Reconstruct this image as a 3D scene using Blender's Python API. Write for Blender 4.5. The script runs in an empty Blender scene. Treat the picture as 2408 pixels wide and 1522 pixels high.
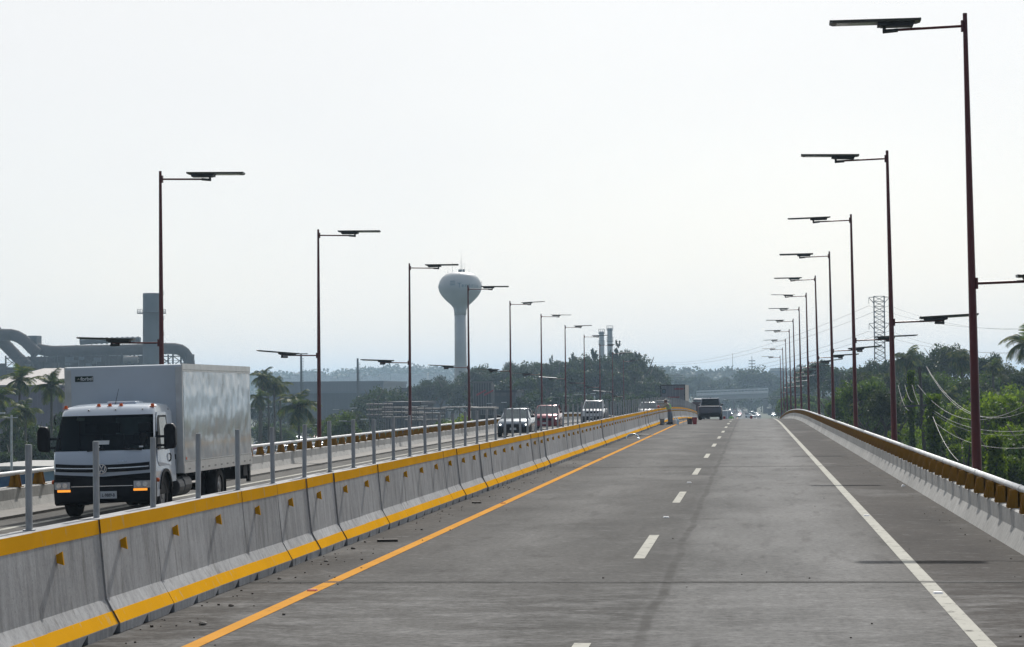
import bpy, math, random
import numpy as np
from mathutils import Vector, Matrix
R = math.radians
PI = math.pi
S = bpy.context.scene
COL = S.collection

# ------------------------------------------------------------------ camera, sky, sun, exposure
FPX = 5320.0                                   # focal length for a picture 2408 wide
CAM = Vector((0.0, 0.0, 2.22))
YAW, PITCH, ROLL = R(6.0016), R(1.7446), 0.009
_fw = Vector((-math.sin(YAW) * math.cos(PITCH), math.cos(YAW) * math.cos(PITCH), math.sin(PITCH)))
_rt0 = Vector((math.cos(YAW), math.sin(YAW), 0))
_up0 = _rt0.cross(_fw)
_rt = _rt0 * math.cos(ROLL) - _up0 * math.sin(ROLL)
_up = _up0 * math.cos(ROLL) + _rt0 * math.sin(ROLL)
cd = bpy.data.cameras.new('camera')
cam = bpy.data.objects.new('camera', cd)
COL.objects.link(cam)
M = Matrix((_rt, _up, -_fw)).transposed().to_4x4()
M.translation = CAM
cam.matrix_world = M
cd.sensor_width = 36
cd.lens = FPX / 2408 * 36
cd.clip_start, cd.clip_end = 0.5, 30000
S.camera = cam

SUN_EL, SUN_AZ = R(37), R(0.8)                 # azimuth from +Y (along the road) towards +X
w = bpy.data.worlds.new('World')
S.world = w
w.use_nodes = True
nt = w.node_tree
for n in list(nt.nodes):
    nt.nodes.remove(n)
sky = nt.nodes.new('ShaderNodeTexSky')
sky.sky_type = 'NISHITA'
sky.sun_disc = False
sky.sun_elevation = SUN_EL
sky.sun_rotation = SUN_AZ
sky.altitude = 0
sky.air_density = 1.0
sky.dust_density = 1.5
sky.ozone_density = 1.0
bg = nt.nodes.new('ShaderNodeBackground')
bg.inputs['Strength'].default_value = 0.10
wo = nt.nodes.new('ShaderNodeOutputWorld')
# thin bright overcast veil over the clear sky, slightly patchy
tc = nt.nodes.new('ShaderNodeTexCoord')
mp = nt.nodes.new('ShaderNodeMapping'); mp.inputs['Scale'].default_value = (1.6, 1.6, 4.0)
cn = nt.nodes.new('ShaderNodeTexNoise'); cn.inputs['Scale'].default_value = 1.3; cn.inputs['Detail'].default_value = 6
rp = nt.nodes.new('ShaderNodeValToRGB')
rp.color_ramp.elements[0].position, rp.color_ramp.elements[1].position = .35, .65
rp.color_ramp.elements[0].color, rp.color_ramp.elements[1].color = (.74, .74, .74, 1), (.96, .96, .96, 1)
vm = nt.nodes.new('ShaderNodeMix'); vm.data_type = 'RGBA'
# the veil scatters forward: bright round the sun, dimmer and bluer with its back to it
dp = nt.nodes.new('ShaderNodeVectorMath'); dp.operation = 'DOT_PRODUCT'
dp.inputs[1].default_value = (math.sin(SUN_AZ) * math.cos(SUN_EL), math.cos(SUN_AZ) * math.cos(SUN_EL), math.sin(SUN_EL))
nt.links.new(tc.outputs['Generated'], dp.inputs[0])
vr = nt.nodes.new('ShaderNodeMapRange'); vr.interpolation_type = 'SMOOTHSTEP'
vr.inputs[1].default_value = -0.25; vr.inputs[2].default_value = 1.0
nt.links.new(dp.outputs['Value'], vr.inputs[0])
vc = nt.nodes.new('ShaderNodeMix'); vc.data_type = 'RGBA'
vc.inputs[6].default_value = (1.3, 1.7, 2.4, 1); vc.inputs[7].default_value = (9.75, 9.75, 9.7, 1)
nt.links.new(vr.outputs[0], vc.inputs[0]); nt.links.new(vc.outputs[2], vm.inputs[7])
nt.links.new(tc.outputs['Generated'], mp.inputs['Vector']); nt.links.new(mp.outputs[0], cn.inputs['Vector'])
nt.links.new(cn.outputs['Fac'], rp.inputs[0]); nt.links.new(rp.outputs[0], vm.inputs[0])
nt.links.new(sky.outputs[0], vm.inputs[6])
nt.links.new(vm.outputs[2], bg.inputs['Color'])
nt.links.new(bg.outputs[0], wo.inputs['Surface'])

sl = bpy.data.lights.new('sun', 'SUN')
sl.energy = 4.4
sl.angle = R(0.55)
sl.color = (1.0, 0.965, 0.915)
sun = bpy.data.objects.new('sun', sl)
COL.objects.link(sun)
_sd = Vector((math.sin(SUN_AZ) * math.cos(SUN_EL), math.cos(SUN_AZ) * math.cos(SUN_EL), math.sin(SUN_EL)))
sun.rotation_euler = _sd.to_track_quat('Z', 'Y').to_euler()
sun.location = (0, 60, 80)

S.view_settings.view_transform = 'Standard'
S.view_settings.look = 'None'
S.view_settings.exposure = 0.0
S.view_settings.gamma = 1.0
S.view_settings.use_curve_mapping = False
S.render.engine = 'CYCLES'
S.cycles.use_denoising = True
S.cycles.max_bounces = 8
S.cycles.transparent_max_bounces = 12
S.cycles.volume_bounces = 1
S.cycles.caustics_reflective = False
S.cycles.caustics_refractive = False


def P(px, py, d):
    """World point on the plane Y = d that lies at (px, py) of the 2408 x 1522 photograph."""
    v = _fw + _rt * ((px - 1204) / FPX) - _up * ((py - 761) / FPX)
    return CAM + v * (d / v.y)


# ------------------------------------------------------------------ place: profile of road and ground
G = -8.00                                      # level of the low ground
CREST = 145.0
KC = 1.9e-4


def rz(y):
    if y < CREST: return 0.0
    y1 = CREST + 0.03 / KC
    if y < y1: return -KC * (y - CREST) ** 2 / 2
    z1 = -KC * (y1 - CREST) ** 2 / 2
    y2 = y1 + 104
    if y < y2: return z1 - 0.03 * (y - y1)
    z2 = z1 - 0.03 * 104
    y3 = y2 + 0.03 / KC
    t = min(y, y3) - y2
    return z2 - 0.03 * t + KC * t * t / 2


def xo(y):
    return -1.7e-4 * max(0.0, y - 1000) ** 2


def cz(x):
    return -0.02 * max(0.0, -6.6 - x)


def sm(a, b, t):
    t = min(1, max(0, (t - a) / (b - a)))
    return t * t * (3 - 2 * t)


def gz(x, y):
    """Height of the open ground."""
    z = G
    z += 8.5 * sm(9, 30, x) * math.exp(-((y - 340) / 120) ** 2) * (1 - 0.6 * sm(45, 120, x))
    z += 2.0 * sm(8, 20, x) * sm(90, 130, y) * (1 - sm(200, 260, y))
    z += 0.25 * math.sin(x * .21 + 1) * math.sin(y * .13) * sm(8, 14, abs(x + 6) - 10)
    z += 6 * sm(-12, -24, x) * math.exp(-((y - 900) / 120) ** 2) * (1 - sm(-40, -90, x))
    return z


# ------------------------------------------------------------------ mesh builder
class MB:
    def __init__(s): s.v, s.f, s.m, s.mi = [], [], [], 0

    def add(s, vs, fs):
        o = len(s.v)
        s.v += [tuple(a) for a in vs]
        for f in fs:
            s.f.append(tuple(i + o for i in f)); s.m.append(s.mi)
        return s

    def box(s, c, d, M=None):
        x, y, z = d[0] / 2, d[1] / 2, d[2] / 2
        p = [Vector((i * x, j * y, k * z)) for k in (-1, 1) for j in (-1, 1) for i in (-1, 1)]
        if M is not None: p = [M @ q for q in p]
        c = Vector(c)
        return s.add([q + c for q in p], [(0, 2, 3, 1), (4, 5, 7, 6), (0, 1, 5, 4), (2, 6, 7, 3), (0, 4, 6, 2), (1, 3, 7, 5)])

    def bx(s, a, b):
        return s.box([(a[i] + b[i]) / 2 for i in range(3)], [abs(b[i] - a[i]) for i in range(3)])

    def cyl(s, p0, p1, r0, r1=None, n=10, cap=True):
        p0, p1 = Vector(p0), Vector(p1)
        r1 = r0 if r1 is None else r1
        d = (p1 - p0).normalized()
        a = d.orthogonal().normalized(); b = d.cross(a)
        vs = []
        for p, r in ((p0, r0), (p1, r1)):
            for i in range(n):
                t = 2 * PI * i / n
                vs.append(p + (a * math.cos(t) + b * math.sin(t)) * r)
        fs = [(i, (i + 1) % n, n + (i + 1) % n, n + i) for i in range(n)]
        if cap: fs += [tuple(range(n - 1, -1, -1)), tuple(range(n, 2 * n))]
        return s.add(vs, fs)

    def tube(s, pts, r, n=8, cap=True):
        pts = [Vector(p) for p in pts]
        rs = r if isinstance(r, (list, tuple)) else [r] * len(pts)
        vs, fs = [], []
        a = None
        for k, p in enumerate(pts):
            d = (pts[min(k + 1, len(pts) - 1)] - pts[max(k - 1, 0)]).normalized()
            if a is None: a = d.orthogonal().normalized()
            a = (a - d * a.dot(d)).normalized()
            b = d.cross(a)
            for i in range(n):
                t = 2 * PI * i / n
                vs.append(p + (a * math.cos(t) + b * math.sin(t)) * rs[k])
        for k in range(len(pts) - 1):
            for i in range(n):
                j = (i + 1) % n
                fs.append((k * n + i, k * n + j, (k + 1) * n + j, (k + 1) * n + i))
        if cap:
            fs.append(tuple(range(n - 1, -1, -1)))
            fs.append(tuple(range((len(pts) - 1) * n, len(pts) * n)))
        return s.add(vs, fs)

    def lathe(s, prof, n=24, c=(0, 0, 0)):
        vs, fs = [], []
        for r, z in prof:
            for i in range(n):
                t = 2 * PI * i / n
                vs.append((c[0] + r * math.cos(t), c[1] + r * math.sin(t), c[2] + z))
        for k in range(len(prof) - 1):
            for i in range(n):
                j = (i + 1) % n
                fs.append((k * n + i, k * n + j, (k + 1) * n + j, (k + 1) * n + i))
        fs.append(tuple(range(n - 1, -1, -1)))
        fs.append(tuple(range((len(prof) - 1) * n, len(prof) * n)))
        return s.add(vs, fs)

    def prism(s, poly, axis, a, b):
        """poly in the two other axes (order xyz), extruded from a to b along axis."""
        n = len(poly)
        def pt(u, v, w_):
            return {'x': (w_, u, v), 'y': (u, w_, v), 'z': (u, v, w_)}[axis]
        vs = [pt(u, v, a) for u, v in poly] + [pt(u, v, b) for u, v in poly]
        fs = [(i, (i + 1) % n, n + (i + 1) % n, n + i) for i in range(n)]
        fs += [tuple(range(n - 1, -1, -1)), tuple(range(n, 2 * n))]
        return s.add(vs, fs)

    def quad(s, a, b, c, d): return s.add([a, b, c, d], [(0, 1, 2, 3)])

    def loft(s, rings, cap=True):
        n = len(rings[0]); vs = [p for r in rings for p in r]; fs = []
        for k in range(len(rings) - 1):
            for i in range(n):
                j = (i + 1) % n
                fs.append((k * n + i, k * n + j, (k + 1) * n + j, (k + 1) * n + i))
        if cap:
            fs.append(tuple(range(n - 1, -1, -1)))
            fs.append(tuple(range((len(rings) - 1) * n, len(rings) * n)))
        return s.add(vs, fs)

    def mesh(s, name, mats, smooth=False):
        me = bpy.data.meshes.new(name)
        me.from_pydata(s.v, [], s.f)
        for m_ in (mats if isinstance(mats, (list, tuple)) else [mats]): me.materials.append(m_)
        if any(s.m): me.polygons.foreach_set('material_index', s.m)
        import bmesh
        bm = bmesh.new(); bm.from_mesh(me)
        bmesh.ops.recalc_face_normals(bm, faces=bm.faces)
        bm.to_mesh(me); bm.free()
        if smooth:
            me.polygons.foreach_set('use_smooth', [True] * len(me.polygons))
            if smooth is not True: me.set_sharp_from_angle(angle=R(smooth))
        me.update()
        return me

    def build(s, name, mats, parent=None, smooth=False, bevel=0, seg=2):
        o = obj(name, s.mesh(name, mats, smooth), parent)
        if bevel:
            b = o.modifiers.new('bevel', 'BEVEL'); b.width = bevel; b.segments = seg; b.limit_method = 'ANGLE'; b.angle_limit = R(35)
        return o


def obj(name, me, parent=None, loc=None, rot=None):
    o = bpy.data.objects.new(name, me)
    COL.objects.link(o)
    if parent is not None: o.parent = parent
    if loc is not None: o.location = loc
    if rot is not None: o.rotation_euler = rot
    return o


def tag(o, label=None, cat=None, group=None, kind=None):
    if label: o['label'] = label
    if cat: o['category'] = cat
    if group: o['group'] = group
    if kind: o['kind'] = kind
    return o


def thing(name, label, cat, loc=(0, 0, 0), rot=(0, 0, 0), group=None):
    return tag(obj(name, None, None, loc, rot), label, cat, group)


def copy_tree(o, label=None, parent=None):
    c = o.copy(); COL.objects.link(c)
    if parent is not None: c.parent = parent
    if label: c['label'] = label
    for ch in list(o.children): copy_tree(ch, None, c)
    return c


ORD = ['nearest', 'second', 'third', 'fourth', 'fifth', 'sixth', 'seventh', 'eighth', 'ninth', 'tenth', 'eleventh', 'twelfth', 'thirteenth', 'fourteenth', 'fifteenth', 'sixteenth', 'seventeenth', 'eighteenth', 'nineteenth', 'twentieth']


# ------------------------------------------------------------------ materials
def new_mat(name):
    m = bpy.data.materials.new(name); m.use_nodes = True
    t = m.node_tree
    return m, t, t.nodes['Principled BSDF'], t.nodes['Material Output']


def N(t, kind, **kw):
    n = t.nodes.new(kind)
    for k, v in kw.items():
        if k in n.inputs.keys() if isinstance(k, str) else False: n.inputs[k].default_value = v
        else: setattr(n, k, v)
    return n


def noise(t, vec, scale, detail=4, rough=.55):
    n = t.nodes.new('ShaderNodeTexNoise')
    n.inputs['Scale'].default_value = scale; n.inputs['Detail'].default_value = detail; n.inputs['Roughness'].default_value = rough
    if vec is not None: t.links.new(vec, n.inputs['Vector'])
    return n.outputs['Fac']


def ramp(t, fac, stops):
    n = t.nodes.new('ShaderNodeValToRGB')
    e = n.color_ramp.elements
    while len(e) < len(stops): e.new(0.5)
    for k, (p, c) in enumerate(stops):
        e[k].position = p; e[k].color = (c, c, c, 1) if isinstance(c, (int, float)) else (*c, 1)
    t.links.new(fac, n.inputs[0])
    return n.outputs[0]


def mixc(t, fac, a, b, mode='MIX'):
    n = t.nodes.new('ShaderNodeMix'); n.data_type = 'RGBA'; n.blend_type = mode
    for k, v in ((0, fac), (6, a), (7, b)):
        if isinstance(v, (int, float)): n.inputs[k].default_value = v
        elif isinstance(v, tuple): n.inputs[k].default_value = (*v, 1)
        else: t.links.new(v, n.inputs[k])
    return n.outputs[2]


def mapped(t, scale=(1, 1, 1), src='Position'):
    if src == 'Position': g = t.nodes.new('ShaderNodeNewGeometry').outputs['Position']
    else: g = t.nodes.new('ShaderNodeTexCoord').outputs[src]
    mp = t.nodes.new('ShaderNodeMapping'); mp.inputs['Scale'].default_value = scale
    t.links.new(g, mp.inputs['Vector'])
    return mp.outputs[0]


def bump(t, bsdf, h, dist=.01, strength=.6):
    b = t.nodes.new('ShaderNodeBump'); b.inputs['Distance'].default_value = dist; b.inputs['Strength'].default_value = strength
    t.links.new(h, b.inputs['Height']); t.links.new(b.outputs[0], bsdf.inputs['Normal'])


def mat(name, col, rough=.6, metal=0.0, var=.18, scale=3.0, stretch=(1, 1, 1), bmp=0.0, src='Object', spec=.5, coat=0.0, dirt=None):
    m, t, b, _ = new_mat(name)
    v = mapped(t, stretch, src)
    n1 = noise(t, v, scale, 5)
    lo = tuple(c * (1 - var) for c in col); hi = tuple(min(1, c * (1 + var)) for c in col)
    c = ramp(t, n1, [(.3, lo), (.7, hi)])
    if dirt:
        n2 = noise(t, v, scale * .35, 6, .65)
        c = mixc(t, ramp(t, n2, [(.48, 0.0), (.72, .75)]), c, dirt)
    t.links.new(c, b.inputs['Base Color'])
    b.inputs['Roughness'].default_value = rough
    b.inputs['Metallic'].default_value = metal
    b.inputs['Specular IOR Level'].default_value = spec
    b.inputs['Coat Weight'].default_value = coat
    if bmp: bump(t, b, noise(t, v, scale * 6, 4), bmp)
    return m


def asphalt(name, ramp_x, x0, x1, seam=None, base=.80):
    m, t, b, _ = new_mat(name)
    g = t.nodes.new('ShaderNodeNewGeometry').outputs['Position']
    sp = t.nodes.new('ShaderNodeSeparateXYZ'); t.links.new(g, sp.inputs[0])
    wob = noise(t, mapped(t, (1, .12, 1)), 1.2, 4)
    ad = N(t, 'ShaderNodeMath', operation='MULTIPLY_ADD'); t.links.new(wob, ad.inputs[0]); ad.inputs[1].default_value = .32; t.links.new(sp.outputs[0], ad.inputs[2])
    mr = t.nodes.new('ShaderNodeMapRange'); mr.inputs[1].default_value = x0 + .16; mr.inputs[2].default_value = x1 + .16
    t.links.new(ad.outputs[0], mr.inputs[0])
    c = ramp(t, mr.outputs[0], [((x - x0) / (x1 - x0), tuple(k * base for k in cc)) for x, cc in ramp_x])
    big = noise(t, mapped(t, (1, .35, 1)), .55, 6, .6)
    c = mixc(t, .75, c, ramp(t, big, [(.3, .55), (.55, 1.0), (.75, 1.3)]), 'MULTIPLY')
    st = noise(t, mapped(t, (.9, 1.3, 1)), 2.2, 9, .78)              # pale scuffs
    c = mixc(t, ramp(t, st, [(.55, 0.0), (.70, .6)]), c, (.20, .198, .194))
    dk = noise(t, mapped(t, (1.6, .22, 1)), 1.9, 5, .6)              # dark rubber along the lanes
    c = mixc(t, ramp(t, dk, [(.54, 0.0), (.74, .6)]), c, (.050, .047, .045))
    pt = noise(t, mapped(t, (.8, .35, 1), 'Position'), .33, 7, .62)      # broad worn and patched areas
    c = mixc(t, ramp(t, pt, [(.56, 0.0), (.66, .45)]), c, (.175, .172, .166))
    blot = noise(t, mapped(t), .8, 3, .5)
    c = mixc(t, ramp(t, blot, [(.66, 0.0), (.72, .45)]), c, (.05, .047, .044))
    old = t.nodes.new('ShaderNodeMapRange'); old.inputs[1].default_value = 29.0; old.inputs[2].default_value = 23.5; t.links.new(sp.outputs[1], old.inputs[0])
    s4 = noise(t, mapped(t, (.7, 1.2, 1)), 1.5, 9, .75)             # older, paler span before the nearest joint
    k4 = N(t, 'ShaderNodeMath', operation='MULTIPLY'); t.links.new(old.outputs[0], k4.inputs[0]); t.links.new(ramp(t, s4, [(.46, 0.0), (.66, .7)]), k4.inputs[1])
    c = mixc(t, k4.outputs[0], c, (.21, .208, .204))
    fine = noise(t, mapped(t), 11, 7, .78)
    c = mixc(t, .9, c, ramp(t, fine, [(.28, .48), (.5, 1.0), (.72, 1.6)]), 'MULTIPLY')
    if seam is not None:
        d = N(t, 'ShaderNodeMath', operation='SUBTRACT'); t.links.new(sp.outputs[0], d.inputs[0])
        wv = noise(t, mapped(t, (0, .25, 0)), 1.0, 5, .6)
        k = N(t, 'ShaderNodeMath', operation='MULTIPLY_ADD'); t.links.new(wv, k.inputs[0]); k.inputs[1].default_value = .3; k.inputs[2].default_value = seam - .15
        t.links.new(k.outputs[0], d.inputs[1])
        ab = N(t, 'ShaderNodeMath', operation='ABSOLUTE'); t.links.new(d.outputs[0], ab.inputs[0])
        brk = ramp(t, noise(t, mapped(t), 1.7, 4), [(.4, .35), (.6, .85)])
        ln = ramp(t, ab.outputs[0], [(0.0, 1.0), (.035, .9), (.075, 0.0)])
        mm = N(t, 'ShaderNodeMath', operation='MULTIPLY'); t.links.new(ln, mm.inputs[0]); t.links.new(brk, mm.inputs[1])
        c = mixc(t, mm.outputs[0], c, (.05, .048, .046))
    t.links.new(c, b.inputs['Base Color'])
    b.inputs['Roughness'].default_value = .82
    b.inputs['Specular IOR Level'].default_value = .03
    bump(t, b, fine, .012, .5)
    return m


def paint(name, col, wear=(.13, .125, .12), amt=.62, rough=.6, stretch=(1, 1, 1)):
    m, t, b, _ = new_mat(name)
    n1 = noise(t, mapped(t, stretch), 5, 7, .7)
    n2 = noise(t, mapped(t), 1.1, 4)
    c = mixc(t, .35, col, ramp(t, n2, [(.3, .75), (.7, 1.1)]), 'MULTIPLY')
    c = mixc(t, ramp(t, n1, [(amt, 0.0), (amt + .1, .8)]), c, wear)
    t.links.new(c, b.inputs['Base Color']); b.inputs['Roughness'].default_value = rough; b.inputs['Specular IOR Level'].default_value = .0
    return m


def concrete(name, col, streak=.5, dirt=(.12, .115, .105), amt=.5):
    m, t, b, _ = new_mat(name)
    oi = t.nodes.new('ShaderNodeObjectInfo').outputs['Random']
    v = mapped(t, (9, 9, .7))
    s1 = noise(t, v, 1.0, 6, .65)
    s2 = noise(t, mapped(t), 1.5, 6, .65)
    s3 = noise(t, mapped(t), 22, 5, .7)
    c = mixc(t, streak, col, ramp(t, s1, [(.3, .62), (.52, 1.0), (.72, 1.22)]), 'MULTIPLY')
    c = mixc(t, .6, c, ramp(t, s2, [(.3, .72), (.7, 1.2)]), 'MULTIPLY')
    c = mixc(t, .5, c, ramp(t, s3, [(.3, .75), (.7, 1.2)]), 'MULTIPLY')
    c = mixc(t, .8, c, ramp(t, oi, [(0, .84), (1, 1.12)]), 'MULTIPLY')
    st = noise(t, mapped(t, (3, 3, .5)), 1.6, 7, .72)
    c = mixc(t, ramp(t, st, [(amt + .03, 0.0), (amt + .20, .7)]), c, dirt)
    pit = noise(t, mapped(t), 34, 2, .5)
    c = mixc(t, ramp(t, pit, [(.68, 0.0), (.74, .6)]), c, dirt)
    t.links.new(c, b.inputs['Base Color']); b.inputs['Roughness'].default_value = .85
    b.inputs['Specular IOR Level'].default_value = .3
    bump(t, b, s3, .006, .5)
    return m


def leaf_mat(name, dark, light, trans=.35, dry=None):
    m, t, b, out = new_mat(name)
    t.nodes.remove(b)
    g = t.nodes.new('ShaderNodeNewGeometry')
    oi = t.nodes.new('ShaderNodeObjectInfo').outputs['Random']
    c = ramp(t, g.outputs['Random Per Island'], [(0, dark), (.75, light), (1, dry or light)])
    c = mixc(t, .9, c, ramp(t, oi, [(0, (.75, .8, .8)), (.5, (1, 1, 1)), (1, (1.2, 1.08, .85))]), 'MULTIPLY')
    nn = noise(t, mapped(t), .45, 3)
    c = mixc(t, .7, c, ramp(t, nn, [(.35, .7), (.65, 1.25)]), 'MULTIPLY')
    d = t.nodes.new('ShaderNodeBsdfPrincipled'); t.links.new(c, d.inputs['Base Color']); d.inputs['Roughness'].default_value = .55
    d.inputs['Specular IOR Level'].default_value = .08
    tr = t.nodes.new('ShaderNodeBsdfTranslucent')
    t.links.new(mixc(t, 1.0, c, (1.25, 1.35, .55), 'MULTIPLY'), tr.inputs['Color'])
    mx = t.nodes.new('ShaderNodeMixShader'); mx.inputs[0].default_value = trans
    t.links.new(d.outputs[0], mx.inputs[1]); t.links.new(tr.outputs[0], mx.inputs[2]); t.links.new(mx.outputs[0], out.inputs['Surface'])
    return m


def glass_mat(name, col=(.02, .03, .035), rough=.06, spec=.5):
    m, t, b, _ = new_mat(name)
    n1 = noise(t, mapped(t, src='Object'), 2.0, 3)
    t.links.new(ramp(t, n1, [(.3, tuple(c * .7 for c in col)), (.7, tuple(c * 1.4 for c in col))]), b.inputs['Base Color'])
    b.inputs['Roughness'].default_value = rough
    b.inputs['Specular IOR Level'].default_value = spec
    return m


def lamp_mat(name, col, strength):
    m, t, b, _ = new_mat(name)
    b.inputs['Base Color'].default_value = (*col, 1)
    b.inputs['Emission Color'].default_value = (*col, 1)
    b.inputs['Emission Strength'].default_value = strength
    b.inputs['Roughness'].default_value = .25
    return m


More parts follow.
